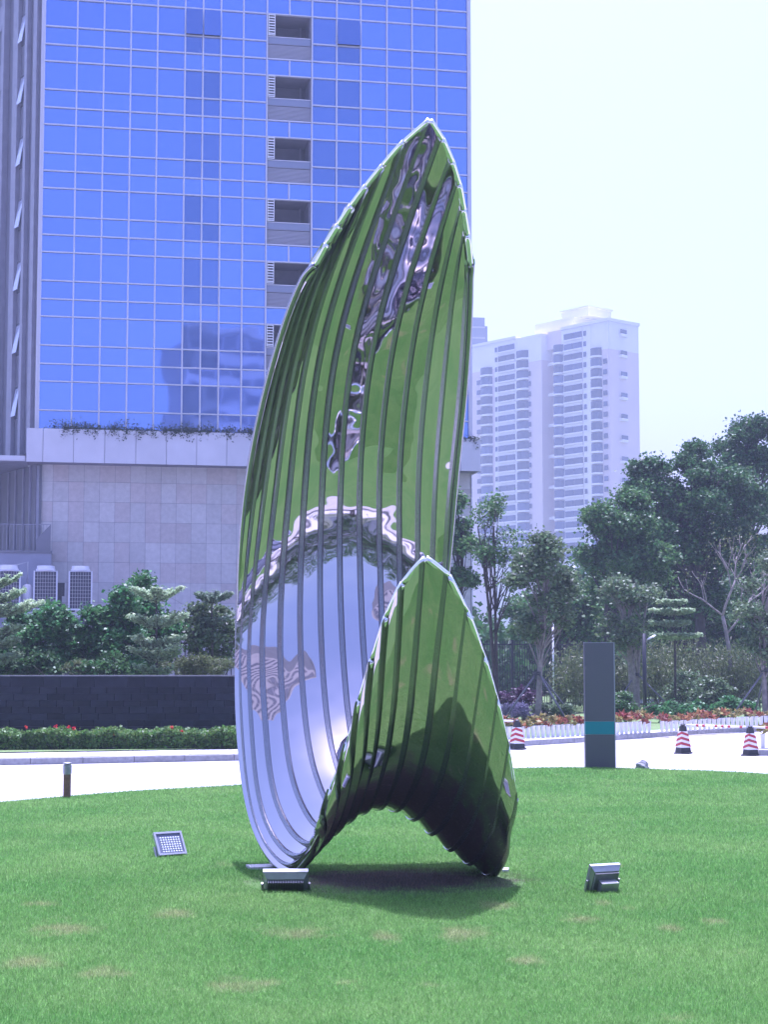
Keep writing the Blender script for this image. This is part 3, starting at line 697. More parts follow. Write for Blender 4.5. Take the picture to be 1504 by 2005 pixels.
for i, (x0, x1, lab) in enumerate(((-25, 40, 'leftmost grey air conditioning unit, half behind the pale layered tree'), (66, 112, 'middle of three grey air conditioning units with a gridded front'), (134.5, 180, 'rightmost grey air conditioning unit with a gridded front on the stand'))):
    a, _ = fac(x0, 1150, ACO); b, _ = fac(x1, 1150, ACO)
    if i == 0: a = b - (fac(112, 1150, ACO)[0] - fac(66, 1150, ACO)[0])
    zt_, z1_ = fac(90, 1119, ACO)[1], fac(90, 1108, ACO)[1]; w = b - a
    u = thing('air_conditioner', lab, 'air conditioner', TO + TE * ((a + b) / 2) - TN * ACO + Vector((0, 0, stz + .05)), PHI, 'air conditioning units on the steel stand')
    H = zt_ - stz - .05
    MB().box(-w / 2, w / 2, -.36, .4, .06, H).build('casing', M['ac_white'], u)
    for x in (-w / 2 - .01, w / 2 - .05): ubox('corner_post', M['ac_white'], u, x, x + .06, -.40, -.345, -.05, H + .02)
    ubox('coil', M['ac_coil'], u, -w / 2 + .055, w / 2 - .055, -.375, -.365, .12, H - .02)
    gr = MB()
    for k in range(1, 8): x = -w / 2 + .055 + k * (w - .11) / 8; gr.box(x - .006, x + .006, -.392, -.38, .12, H - .02)
    for k in range(1, 10): zz = .12 + k * (H - .14) / 10; gr.box(-w / 2 + .055, w / 2 - .055, -.398, -.393, zz - .006, zz + .006)
    tag(gr.build('grille_wire', M['ac_grid'], u), None, None, None, 'stuff')
    ubox('base_rail', M['ac_white'], u, -w / 2 + .05, w / 2 - .05, -.40, -.34, .04, .11)
    hh = z1_ - zt_
    f_ = MB(); f_.lathe([(w * .42, H + .001), (w * .42, H + hh * .35), (w * .385, H + hh * .55), (w * .375, H + hh * 1.0)], 20); f_.build('fan_cowl', M['ac_white'], u, True)
    for x in (-w * .3, w * .3): ubox('foot', M['black_metal'], u, x - .08, x + .08, -.3, .3, -.05, .058)
# pipe and the dark stepped opening between the units
a, z_ = fac(113, 1141, ACO - .5); b, z2 = fac(126, 1182, ACO - .5)
ob = MB().box(0, b - a - .12, 0, .3, 0, z_ - z2 + .0).box(b - a - .118, b - a, 0, .3, .35, z_ - z2)
vb = thing('dark_duct', 'black stepped duct box between the two right air conditioning units', 'duct', TO + TE * a - TN * (ACO - .5) + Vector((0, 0, z2)), PHI); ob.build('duct_body', M['dark'], vb); MB().box(-.1, .3, .02, .28, z_ * 0 - .4, -.003).build('duct_foot', M['dark'], vb)
a, z_ = fac(53, 1172, ACO - .3)
tk = thing('water_tank', 'small pale pressure tank between the left and middle air conditioning units', 'tank', TO + TE * a - TN * (ACO - .3) + Vector((0, 0, stz)), PHI)
zt2 = fac(53, 1143, ACO - .3)[1] - stz
MB().lathe([(.05, 0), (.2, .02), (.24, .2), (.24, zt2 - .25), (.17, zt2 - .06), (.04, zt2)], 18).build('tank_body', M['ac_white'], tk, True)
MB().tube([(0, 0, zt2 - .02), (0, 0, zt2 + 1.0), (-.5, 0, zt2 + .85), (-2.0, 0, zt2 + .85)], .025, 8).build('pipe', M['galv'], tk, True)

# ------------------------------------------------------------------ hazy apartment block on the right
AC_ = at(1194, 900, 480.0); AC_.z = -0.6
A1 = Vector((-.64, .77, 0)).normalized(); A2 = Vector((.707, .707, 0))
apt = thing('apartment_block', 'tall cream and pink apartment block with stacked balconies, pale in the haze', 'building', AC_)
def f1(px, py, off=0.0):
    """on the main facade: metres from the corner (to the left), height"""
    nn = Vector((A1.y, -A1.x, 0));  o = Vector((0, 0, HCAM)); r = ray(px, py); p0 = AC_ - nn * 0 + Vector((-.77, -.64, 0)) * off
    p = o + r * ((p0 - o).dot(nn) / r.dot(nn)); d = p - AC_; return d.dot(A1), d.z
def f2(px, py):
    nn = Vector((A2.y, -A2.x, 0)); o = Vector((0, 0, HCAM)); r = ray(px, py); p = o + r * ((AC_ - o).dot(nn) / r.dot(nn)); d = p - AC_; return d.dot(A2), d.z
IN = Vector((.77, .64, 0))                                        # into the block from the main facade
def fbox(t0, t1, o0, o1, z0, z1, mb=None):
    mb = mb or MB(); a, b = A1 * t0, A1 * t1
    poly = [a + IN * o0, a + IN * o1, b + IN * o1, b + IN * o0]
    return mb.prism([(p.x, p.y) for p in poly], z0, z1)
def t_(zx): return f1(zx / 4.297 + 920, 850)[0]
def zt_(zx, zy): return f1(zx / 4.297 + 920, zy / 4.297 + 600)[1]
FH = 20.25 * 0 + (zt_(850, 350) - zt_(850, 1050)) / (700 / 87.6)
zr = zt_(1180, 120); zl = zt_(400, 270)
tRm = t_(785); tRc = t_(590); tL = t_(20)
zs = zr - 2.6 * FH
fbox(.02, tRm, .02, 13, 0, zs).build('wall', M['apt_pink'], apt)
fbox(0, tRm, 0, 13, zs, zr).build('wall', M['apt_white'], apt)
fbox(t_(955) , tRm + .1, -.15, 1, 0, zr - .2).build('wall_panel', M['apt_white'], apt)
fbox(t_(1030), t_(960), -.12, 1, 0, zr - .25).build('wall_panel', M['apt_white'], apt)
fbox(-.4, tRm + .3, -.5, 13.2, zr, zr + .9).build('cornice', M['apt_white'], apt)
fbox(tRc - 1, tL, .0, 14, 0, zl - 2.6 * FH).build('wall', M['apt_pink'], apt)
fbox(tRc - .9, tL + .05, -.02, 14, zl - 2.6 * FH, zl).build('wall', M['apt_white'], apt)
fbox(t_(400), t_(215), -.15, 1, 0, zl - .2).build('wall_panel', M['apt_white'], apt)
fbox(t_(395), tL + .4, -.4, 14.2, zl, zl + .8).build('cornice', M['apt_white'], apt)
fbox(tRm - .5, tRc + 1, 5.0, 16, 0, zr + 1.0).build('stair_core', M['apt_pink'], apt)
fbox(tRm - 1, tRc + 6, 4.2, 17, zr + 1.0, zr + 4.6).build('roof_house', M['apt_white'], apt)
fbox(tRm - 5, tRm + 6, 6, 16, zr + 4.6, zr + 7).build('roof_house', M['apt_white'], apt)
fbox(tRm - 5.4, tRm + 6.4, 5.6, 16.4, zr + 7, zr + 7.5).build('cornice', M['apt_white'], apt)
fbox(tRm - .4, tRc + .4, 2.5, 5.2, zr - 4.4, zr + .98).build('recess_lintel', M['apt_pink'], apt)
# right flank, stepping down
tA, zA = f2(1240, 680); tB, zB2 = f2(1254, 735); tS = f2(1225, 640)[0]
def sbox(t0, t1, o0, o1, z0, z1):
    nn = Vector((.707, -.707, 0)); a, b = A2 * t0, A2 * t1; poly = [a + nn * o0, b + nn * o0, b + nn * o1, a + nn * o1]
    if (poly[1] - poly[0]).cross(poly[2] - poly[1]).z < 0: poly = poly[::-1]
    return MB().prism([(p.x, p.y) for p in poly], z0, z1)
sbox(tS - 1, tA, -9, -.3, 0, zA).build('wing', M['apt_pink'], apt)
sbox(tA - 1, tB, -9, -.8, 0, zB2).build('wing', M['apt_white'], apt)
sbox(.3, tS, -6, .15, zs, zr).build('wall', M['apt_white'], apt); sbox(.3, tS, -6, .12, 0, zs - .02).build('wall', M['apt_pink'], apt)
wm = {}
def unitm(key, mb, m):
    if key not in wm: wm[key] = mb().mesh(key, m)
    return wm[key]
def put(name, key, mk, m, t, z, off=0.0, parent=apt):
    p = A1 * t + IN * off; return inst(name, unitm(key, mk, m), parent, (p.x, p.y, z))
def wide(w, h):
    if w < 4: return lambda: fbox(-w / 2, w / 2, -.22, .0, -h / 2, h / 2)
    return lambda: fbox(.12, w / 2, -.22, .0, -h / 2, h / 2, fbox(-w / 2, -.12, -.22, .0, -h / 2, h / 2))
def frame(w, h):
    return lambda: fbox(-w / 2 - .2, w / 2 + .2, -.5, -.18, -h / 2 - .5, -h / 2 - .1)
cols_w = [('w1', 248, 385), ('w2', 805, 955)]; smalls = [('s1', 222, 238), ('s2', 970, 990), ('s3', 68, 95), ('s4', 1135, 1165), ('s5', 505, 520)]
bays = [('b1', 100, 195), ('b2', 402, 500), ('b3', 718, 798), ('b4', 1030, 1120)]
for side, ztop in ((0, zl), (1, zr)):
    for f in range(22):
        zc = ztop - FH * (0.75 + f)
        if zc < 2: continue
        for key, a, b in cols_w:
            if (a > 600) != bool(side): continue
            w = abs(t_(a) - t_(b)); o = put('window', key, wide(w, FH * .55), M['apt_glass'], (t_(a) + t_(b)) / 2, zc, -.16)
            put('sill', key + 'sill', frame(w, FH * .55), M['apt_white'], 0, 0, 0, o)
        for key, a, b in smalls:
            if (a > 600) != bool(side): continue
            if f < 3 and key in ('s3', 's4', 's5'): continue
            w = abs(t_(a) - t_(b)); put('window', key, wide(w, FH * .45), M['apt_glass'], (t_(a) + t_(b)) / 2, zc, -.16)
        for key, a, b in bays:
            if (a > 600) != bool(side): continue
            if (key in ('b1', 'b4') and f < 2) or (key in ('b2', 'b3') and f < 1): continue
            t0, t1 = t_(b), t_(a); w = t1 - t0
            def bay(w=w):
                mb = MB(); c = [A1 * (w * (i / 8 - .5)) + IN * (-1.35 * math.sin(math.pi * i / 8) ** .5) for i in range(9)]
                return mb.prism([(p.x, p.y) for p in c][::-1], -FH * .36, FH * .36)
            def slab(w=w):
                mb = MB(); c = [A1 * (w * 1.06 * (i / 8 - .5)) + IN * (-1.55 * math.sin(math.pi * i / 8) ** .5) for i in range(9)]
                return mb.prism([(p.x, p.y) for p in c][::-1], -FH * .55, -FH * .37)
            o = put('balcony', key + 'slab', slab, M['apt_white'], (t0 + t1) / 2, zc, -.12)
            put('glazing', key, bay, M['apt_glass'], 0, 0, 0, o)
        if side and f % 3 == 2:                                   # curved link balconies in the recess
            def link():
                w = tRc - tRm; c = [A1 * (w * (i / 8 - .5)) + IN * (-1.2 * math.sin(math.pi * i / 8)) for i in range(9)]
                return MB().prism([(p.x, p.y) for p in c][::-1] , -.9, 0)
            put('link_balcony', 'link', link, M['apt_white'], (tRm + tRc) / 2, zc, 3.0)
        if side:
            put('window', 'rw', wide(3.2, FH * .5), M['apt_glass'], tRm + 2.6, zc, 4.9)
            if f % 2 == 0 and f < 16:
                t0 = tS * .72; nn = Vector((.707, -.707, 0)); p = A2 * t0 + nn * .15
                def fl(): return MB().prism([(q.x, q.y) for q in (A2 * -1.6, A2 * -1.3 + nn * 1.2, A2 * 1.3 + nn * 1.2, A2 * 1.6)], -1.0, -.2)
                o = inst('balcony', unitm('fl', fl, M['apt_white']), apt, (p.x, p.y, zc - FH * .2))
                def fg(): return MB().prism([(q.x, q.y) for q in (A2 * -1.5 + nn * .9, A2 * -1.3 + nn * 1.1, A2 * 1.3 + nn * 1.1, A2 * 1.5 + nn * .9)], -.2, 1.0)
                inst('railing', unitm('fg', fg, M['apt_glass']), o)
                def fw(): return MB().prism([(q.x, q.y) for q in (A2 * -.5, A2 * -.5 + nn * .06, A2 * .5 + nn * .06, A2 * .5)], -.2, FH * .8)
                inst('door', unitm('fw', fw, M['apt_glass']), o)
# plain blue-grey tower further off
FB = at(936, 640, 620.0); FB.z = -.6
far = thing('far_tower', 'plain blue-grey tower block showing behind the cream apartment block', 'building', FB, R(8))
hb = at(936, 622, 620).z + .6
MB().box(-6, 2.6, 0, 14, 0, hb).build('body', M['far_blue'], far); MB().box(2.6, 3.8, 1, 14, 0, hb - 3).build('body_step', M['far_blue'], far)
for i in range(24): ubox('floor_band', M['city'], far, -6.1, 2.7, -.12, -.02, hb - 4 - i * 4.0, hb - 3.4 - i * 4.0)

# ------------------------------------------------------------------ small things on and round the lawn
# dark slate wall with tiles
WY = 38.4; wzt = at(200, 1322, WY).z; wxl, wxr = at(-160, 1322, WY).x, at(690, 1322, WY).x
sw = thing('slate_wall', 'low dark slate tile wall behind the clipped hedge', 'wall', ((wxl + wxr) / 2, WY, PAV), R(.4))
hw = (wxr - wxl) / 2; Hh = wzt - PAV
MB().box(-hw, hw, .035, .45, -.1, Hh - .03).build('wall_body', M['core'], sw)
ubox('coping', M['slate_edge'], sw, -hw - .02, hw + .02, -.02, .47, Hh - .028, Hh)
dz_ = .148; k = 0; z = Hh - .03
rr = random.Random(5)
heights = [.235] + [.148] * 12
for hgt_ in heights:
    z0 = max(z - hgt_, -.02)
    x = -hw - rr.uniform(0, .3)
    while x < hw:
        w = rr.choice((.38, .38, .38, .76)); a, b = max(x, -hw), min(x + w, hw)
        if b - a > .04: ubox('slate_tile', M['slate'], sw, a + .003, b - .003, rr.uniform(-.004, .004), .034, z0 + .003, z - .003)
        x += w
    z = z0
    if z <= 0: break
# clipped hedge in front of it
def hedge_pts(n, x0, x1, y0, y1, h, rng=RNG):
    x = rng.uniform(x0, x1, n); t = rng.uniform(0, 1, n)
    # shell of a rounded box: top, front
    top = rng.uniform(0, 1, n) < .55
    y = np.where(top, rng.uniform(y0, y1, n), y0 + rng.uniform(0, .12, n)); zz = np.where(top, h - rng.uniform(0, .10, n), rng.uniform(0, h, n))
    zz = zz + .035 * np.sin(x * 5.1) + .03 * np.sin(x * 11 + y * 6) + rng.normal(0, .02, n)
    return np.stack([x, y, zz], 1)
hx0, hx1 = at(-120, 1440, 36.5).x, at(640, 1440, 37.5).x
hd = thing('clipped_hedge', 'low clipped green hedge with a few red flowers along the slate wall', 'hedge', (0, 0, PAV + .03))
C = hedge_pts(17000, hx0, hx1, 35.9, 37.4, .36); C[:, 1] += np.interp(C[:, 0], (hx0, hx1), (-.5, .6))
inst('foliage', quads('foliage', leaves(C, .075, .3, .32), M['leaf_hedge']), hd)
ml = MB(); yy0, yy1 = 35.45, 36.55
ml.add([(hx0, yy0 + .05, 0), (hx1, yy1 + .05, 0), (hx1, yy1 + 1.2, 0), (hx0, yy0 + 1.2, 0), (hx0, yy0 + .1, .27), (hx1, yy1 + .1, .27), (hx1, yy1 + 1.2, .27), (hx0, yy0 + 1.2, .27)], [(0, 3, 2, 1), (4, 5, 6, 7), (0, 1, 5, 4), (1, 2, 6, 5), (2, 3, 7, 6), (3, 0, 4, 7)])
ml.build('inner_twigs', M['planter_leaf'], hd)
for px, py in ((50, 1424), (134, 1423), (145, 1426), (336, 1424), (356, 1433), (6, 1452), (222, 1437), (109, 1422)):
    c = at(px, py, 35.75 + (px / 460) * .6) - Vector((0, 0, PAV + .03))
    C = blob(14, c, (.035, .03, .03)); inst('flower', quads('flower', leaves(C, .05, .3, .4), M['pinkish']), hd)

# totem sign
q = gnd(1174.5, 1502); wv = 60 * q.y / F; Ht = at(1172, 1258.5, q.y).z
tt = thing('totem_sign', 'blank dark grey totem sign slab with a teal band at the lawn edge', 'sign', (q.x, q.y, 0), R(2))
w = wv / 2 - .012
def slab_(z0, z1, m, name, g=0.0):
    b = MB().box(-w + g, w - g, -.06 + g, .06 - g, z0, z1); return b.build(name, m, tt)
zb0, zb1 = at(1172, 1437, q.y).z, at(1172, 1412, q.y).z
slab_(-.05, zb0 - .006, M['totem'], 'lower_panel'); slab_(zb0, zb1, M['teal'], 'teal_band'); slab_(zb1 + .006, Ht, M['totem'], 'upper_panel'); slab_(.0, Ht - .01, M['totem_side'], 'inner_frame', .008)
MB().box(w + .001, w + .016, -.058, .058, -.05, Ht + .006).build('edge_strip', M['totem_side'], tt)
MB().box(-w, w, -.058, .058, Ht + .001, Ht + .008).build('top_cap', M['totem_side'], tt)

# bollard light
q = gnd(131, 1561); r_ = 8.2 * q.y / F; Hb = at(131, 1492, q.y).z
bl = thing('bollard_light', 'short brown bollard light with a louvred silver head at the left lawn edge', 'bollard', (q.x, q.y, 0))
hs_ = Hb * .66
MB().lathe([(r_ * .9, -.05), (r_ * .9, hs_)], 20).build('post', M['wood'], bl, False)
hd_ = inst('lamp_head', MB().lathe([(r_ * .72, hs_ + .001), (r_ * .72, Hb * .95)], 20).mesh('lamp_head', M['lamp_rim']), bl)
for i in range(6):
    zz = hs_ + .012 + i * (Hb * .95 - hs_ - .02) / 6; inst('louvre_ring', MB().lathe([(r_ * .75, zz), (r_ * 1.03, zz - .006), (r_ * 1.03, zz + .010), (r_ * .8, zz + .022)], 20).mesh('louvre_ring', M['lamp_grey']), hd_)
MB().lathe([(r_ * 1.05, Hb * .95), (r_ * 1.05, Hb * .985), (r_ * .8, Hb)], 20).build('cap', M['lamp_grey'], bl)

# rock
q = gnd(1258, 1503)
bmr = bmesh.new(); bmesh.ops.create_icosphere(bmr, subdivisions=3, radius=1)
for v in bmr.verts:
    d = v.co.normalized(); k = 1 + .16 * math.sin(d.x * 5 + 1) * math.sin(d.y * 4.2) + .12 * math.sin(d.z * 7 + d.x * 3) + .05 * math.sin(d.y * 13 + d.z * 9)
    v.co = Vector((d.x * .105 * k, d.y * .09 * k, max(d.z, -.4) * .11 * k + .0))
me = bpy.data.meshes.new('grey_rock'); bmr.to_mesh(me); bmr.free(); me.materials.append(M['rock'])
tag(inst('grey_rock', me, None, (q.x, q.y + .05, .0)), 'small grey rock on the lawn edge right of the totem', 'rock')

# floodlights
def floodlight(px, py, wpx, hpx, rz, tilt, label, back=True, driver=True, hf=.82):
    q = gnd(px, py); w = wpx * q.y / F; t = thing('floodlight', label, 'floodlight', (q.x, q.y, 0), rz, 'ground floodlights round the sculpture')
    h, d = w * hf, w * .26; z0 = .01
    # local frame: face plane of the lamp, lens towards +Y', back towards -Y'; tilted so the lens looks up
    Mx = Matrix.Translation((0, 0, z0)) @ Matrix.Rotation(tilt, 4, 'X')
    def bx(name, m, *a, parent=t): return MB().box(*a, Mx).build(name, m, parent)
    rim = MB()
    W = w / 2; f = .018
    rim.box(-W, W, -.012, .016, h - f, h, Mx).box(-W, W, -.012, .016, 0, f, Mx).box(-W, -W + f, -.012, .016, f, h - f, Mx).box(W - f, W, -.012, .016, f, h - f, Mx)
    rim.build('rim', M['lamp_rim'], t)
    gl = bx('lens_glass', M['lens'], -W + f + .001, W - f - .001, -.006, .006, f + .001, h - f - .001)
    for i in range(8):
        for j in range(7):
            if not back:
                c = Mx @ Vector((-W + f + (i + 1) * (w - 2 * f) / 9.5, .009, f + (j + .6) * (h - 2 * f) / 8.4))
                inst('led_dome', led_mesh, gl, c, Mx.to_euler())
    # tapered back housing
    b0 = [Vector((-W + .004, -.013, .004)), Vector((W - .004, -.013, .004)), Vector((W - .004, -.013, h - .004)), Vector((-W + .004, -.013, h - .004))]
    b1 = [Vector((-W * .82, -d * .62, h * .10)), Vector((W * .82, -d * .62, h * .10)), Vector((W * .82, -d * .62, h * .84)), Vector((-W * .82, -d * .62, h * .84))]
    MB().add([Mx @ v for v in b0 + b1], [(0, 1, 2, 3), (7, 6, 5, 4), (0, 4, 5, 1), (1, 5, 6, 2), (2, 6, 7, 3), (3, 7, 4, 0)]).build('housing', M['lamp_grey'], t)
    nf = 22
    for i in range(nf):
        x = -W * .76 + i * W * 1.52 / (nf - 1); bx('cooling_fin', M['lamp_grey'], x - w * .006, x + w * .006, -d * .62 - d * .30, -d * .62 - .001, h * .16, h * .80)
    if driver: bx('driver_box', M['lamp_grey'], -W * .50, W * .62, -d * 1.65, -d * .93, h * .12, h * .52)
    if driver: bx('driver_lid', M['lamp_rim'], -W * .50, W * .62, -d * 1.67, -d * .92, h * .522, h * .55)
    for sx in (-1, 1):
        MB().tube([Mx @ Vector((sx * (W + .008), -d * .3, h * .45)), Mx @ Vector((sx * (W + .010), -d * .4, -.03))], .010, 8).build('bracket', M['lamp_grey'], t)
    return t
led_mesh = MB().lathe([(.009, 0), (.008, .004), (.004, .0065), (.001, .007)], 8).mesh('led_dome', M['led'])
for p in led_mesh.vertices: p.co = Vector((p.co.x, p.co.z, p.co.y))
floodlight(560, 1740, 86, 37, R(2), R(48), 'grey floodlight with its finned back to the camera by the left foot', True, False, .66)
floodlight(1174, 1743, 66, 52, R(24), R(24), 'grey floodlight on the right lawn, its driver box facing the camera', True)
floodlight(338, 1676, 60, 46, R(214), R(33), 'grey floodlight on the left lawn with its gridded lens facing the camera', False)

# traffic cones with chevron stripes, and barrier poles between them
def cone(px, py, label, rz):
    q = gnd(px, py, ROAD); s = q.y / F
    t = thing('traffic_cone', label, 'traffic cone', (q.x, q.y, ROAD), rz, 'striped traffic cones on the road')
    H = 53 * s; b, tp = 11.5 * s, 4.6 * s
    MB().box(-15 * s, 15 * s, -15 * s, 15 * s, 0, 2.6 * s).build('base', M['rubber'], t)
    def fr(r0, r1, z0, z1): return MB().lathe([(r0 * 1.414, z0), (r1 * 1.414, z1)], 4)
    rr_ = lambda z: b + (tp - b) * (z - 2.6 * s) / (H - 2.6 * s)
    zs_ = [2.62 * s, 12 * s, 43 * s, H]
    MBb = MB().add([], []); body = fr(rr_(zs_[0]), rr_(zs_[3]), zs_[0], zs_[3]); o = body.build('body', M['rubber'], t)
    sl = fr(rr_(zs_[1]) + .006, rr_(zs_[2]) + .006, zs_[1], zs_[2]).build('sleeve', M['white'], t)
    MB().lathe([(tp * .9, H + .001), (tp * 1.0, H + 3 * s), (tp * .5, H + 5 * s)], 10).build('cap', M['rubber'], t)
    # chevrons: on each face a slanted red stripe that meets its neighbour at the corner
    for k in range(3):
        zc = zs_[1] + (k + .62) * (zs_[2] - zs_[1]) / 3.1; hs2 = 2.6 * s; sl2 = 2.6 * s
        mb = MB()
        for face in range(4):
            a0 = math.pi / 2 * face; up0 = 1 if face % 2 == 0 else -1
            pts = []
            for e, zz in ((0, -1), (1, -1), (1, 1), (0, 1)):
                z1 = zc + zz * hs2 + (sl2 if (e == 0) == (up0 > 0) else -sl2); z1 = min(max(z1, zs_[1]), zs_[2]); rad = (rr_(z1) + .010) * 1.414; a = a0 + math.pi / 2 * e
                pts.append((rad * math.cos(a), rad * math.sin(a), z1))
            mb.add(pts, [(0, 1, 2, 3)])
        mb.build('red_chevron', M['red'], t)
    return q, H
c1 = cone(1013, 1467, 'striped traffic cone nearest the sculpture, left of the totem', R(70))
c2 = cone(1338, 1475, 'striped traffic cone in mid road right of the totem', R(66))
c3 = cone(1470, 1479, 'striped traffic cone at the right edge beside the kerbed island', R(62))
def pole(p, q, label):
    d = q - p; L = d.length; t = thing('barrier_pole', label, 'barrier pole', p, math.atan2(d.y, d.x), 'red and white barrier poles')
    MB().tube([(0, 0, 0), (L, 0, d.z)], .024, 10).build('tube', M['white'], t, True)
    for f in (.16, .27, .48, .59, .70, .90): MB().tube([(L * f, 0, d.z * f), (L * (f + .045), 0, d.z * (f + .045))], .027, 10).build('red_band', M['red'], t, True)
top = lambda c: c[0] + Vector((0, 0, c[1] + .02))
pole(top(c2) + Vector((.09, 0, 0)), top(c3) - Vector((.09, 0, 0)), 'red and white pole between the two right cones')
pole(top(c3) + Vector((.09, 0, 0)), top(c3) + Vector((1.5, -.1, -.05)), 'red and white pole running off the right edge of the picture')
pole(top(c1) - Vector((.09, 0, 0)), top(c1) - Vector((1.4, -1.2, .0)), 'red and white pole left of the cone nearest the sculpture')

# white pots with crotons
pot_me = MB()
prof = [(.040, 0), (.056, .27), (.060, .28), (.060, .30), (.048, .30), (.046, .26)]
pot_me.lathe(prof, 12); pot_me = pot_me.mesh('pot', M['pot'])
crots = []
for v in range(6):
    rg_ = np.random.default_rng(40 + v); n_l = 34
    C = np.zeros((n_l, 3)); th = rg_.uniform(0, 2 * math.pi, n_l); el = rg_.uniform(.1, 1.3, n_l)
    ax = np.stack([np.cos(th) * np.cos(el), np.sin(th) * np.cos(el), np.sin(el)], 1); C = ax * rg_.uniform(.06, .15, (n_l, 1)) + np.array([0, 0, .31])
    crots.append(quads('croton', leaves(C, .15, .4, .22, .08, rg_, ax * 3), M[('croton_a', 'croton_b', 'croton_c')[v % 3]]))
ORD = ['first', 'second', 'third', 'fourth', 'fifth', 'sixth', 'seventh', 'eighth', 'ninth', 'tenth', 'eleventh', 'twelfth', 'thirteenth', 'fourteenth', 'fifteenth', 'sixteenth', 'seventeenth', 'eighteenth', 'nineteenth', 'twentieth']
def ordn(i):
    if i < 20: return ORD[i]
    t_, u_ = divmod(i + 1, 10); tens = {2: 'twenty', 3: 'thirty', 4: 'forty'}[t_]
    return {2: 'twentieth', 3: 'thirtieth', 4: 'fortieth'}[t_] if u_ == 0 else tens + '-' + ORD[u_ - 1]
def pots(x0, y0, x1, y1, n, where, group):
    for i in range(n):
        f = i / (n - 1); q = gnd(x0 + (x1 - x0) * f, y0 + (y1 - y0) * f, PAV + .005)
        t = thing('potted_croton', 'white croton pot, ' + ordn(i) + ' from left ' + where, 'potted plant', q, random.uniform(0, 6), group)
        inst('pot', pot_me, t); c = inst('foliage', random.choice(crots), t, None, (0, 0, random.uniform(0, 6))); s = random.uniform(.85, 1.2); c.scale = (s, s, s * random.uniform(.9, 1.15))
pots(986, 1447.5, 1141, 1440, 17, 'in the row left of the totem', 'croton pots left of the totem')
pots(1209, 1437.5, 1271, 1434, 8, 'in the row right of the totem', 'croton pots right of the totem')
pots(1297, 1434, 1500, 1421.5, 23, 'in the long row at far right', 'croton pots at far right')
pots(1494, 1464, 1512, 1463, 2, 'on the kerbed island', 'croton pots on the traffic island')

# lamp posts
def lamp_post(px, py, ytop, Y, label, hx, hy):
    q = gnd(px, py, PAV); q = at(px, py, Y); q.z = PAV
    t = thing('lamp_post', label, 'street lamp', q); H = at(px, ytop, Y).z - PAV
    MB().tube([(0, 0, -.05), (0, 0, H)], [.07, .055], 12).build('pole', M['black_metal'], t, True)
    MB().lathe([(.11, 0), (.11, .03), (.07, .06)], 14).build('foot_plate', M['black_metal'], t)
    e = at(px + hx, hy, Y) - q
    MB().tube([(0, 0, H - .08), (e.x * .35, 0, H - .06)], .022, 8).build('arm', M['black_metal'], t, True)
    u = MB(); Mx = Matrix.Translation(e) @ Matrix.Rotation(R(-28), 4, 'Y')
    prof_ = [(-.16, .012), (-.12, .04), (0, .055), (.11, .045), (.17, .02)]
    vs = []
    for x, h in prof_:
        for a in range(10): th = 2 * math.pi * a / 10; vs.append(Mx @ Vector((x, math.cos(th) * h * 1.5, math.sin(th) * h * (1.0 if math.sin(th) > 0 else .35))))
    fs = [(i * 10 + j, i * 10 + (j + 1) % 10, (i + 1) * 10 + (j + 1) % 10, (i + 1) * 10 + j) for i in range(4) for j in range(10)] + [tuple(range(9, -1, -1)), tuple(range(40, 50))]
    u.add(vs, fs); u.build('lamp_head', M['lamp_rim'], t, True)
lamp_post(1263.5, 1410, 1240, 51.5, 'black lamp post with a pale tilted head right of the totem', 12, 1249)
lamp_post(1509, 1405, 1215, 50.0, 'black lamp post at the right edge, only its pale head in view', -16, 1229)
q = at(1083.5, 1300, 62); q.z = PAV
wp = thing('white_pole', 'thin pale pole among the trees left of the totem', 'pole', q); hp = at(1083.5, 1218, 62).z - PAV
MB().tube([(0, 0, 0), (0, 0, hp)], .035, 10).build('shaft', M['pot'], wp, True); MB().lathe([(.05, hp), (.05, hp + .05), (.02, hp + .09)], 10).build('finial', M['pot'], wp)

# picket fences
def fence(x0, x1, ytop, ybot, Y0, Y1, step, label, group=None):
    a, b = at(x0, ybot, Y0), at(x1, ybot, Y1); d = b - a; d.z = 0; L = d.length; z0 = PAV
    t = thing('picket_fence', label, 'fence', (a.x, a.y, z0), math.atan2(d.y, d.x), group); H = at(x0, ytop, Y0).z - z0
    ubox('rail', M['black_metal'], t, 0, L, -.02, .02, H - .16, H - .11); ubox('rail', M['black_metal'], t, 0, L, -.02, .02, .18, .23)
    n = int(L / step)
    for i in range(n + 1):
        x = i * L / n
        if i % 16 == 0: ubox('post', M['black_metal'], t, x - .04, x + .04, -.045, .045, -.05, H + .04)
        else: ubox('picket', M['black_metal'], t, x - .012, x + .012, -.012, .012, .06, H)
fence(925, 1160, 1254, 1385, 63, 66, .115, 'tall black metal picket fence behind the staked trees left of the totem')
fence(1205, 1520, 1316, 1385, 63, 66, .16, 'black metal picket fence behind the bamboo right of the totem')
fence(345, 560, 1250, 1330, 47.5, 47.5, .115, 'black metal picket fence behind the slate wall shrubs')
# pale low wall seen through the right fence
q0, q1 = at(1236, 1378, 72), at(1345, 1378, 74)
lw = thing('low_white_wall', 'low white wall glimpsed through the picket fence', 'wall', ((q0.x + q1.x) / 2, 73, PAV), math.atan2(q1.y - q0.y, q1.x - q0.x))
Lw = (q1 - q0).length / 2 + 1; hz = at(1290, 1368, 73).z - PAV
MB().box(-Lw, Lw, -.1, .1, -.1, hz - .05).build('wall_body', M['pot'], lw); MB().box(-Lw - .03, Lw + .03, -.14, .14, hz - .049, hz).build('coping', M['paver'], lw)

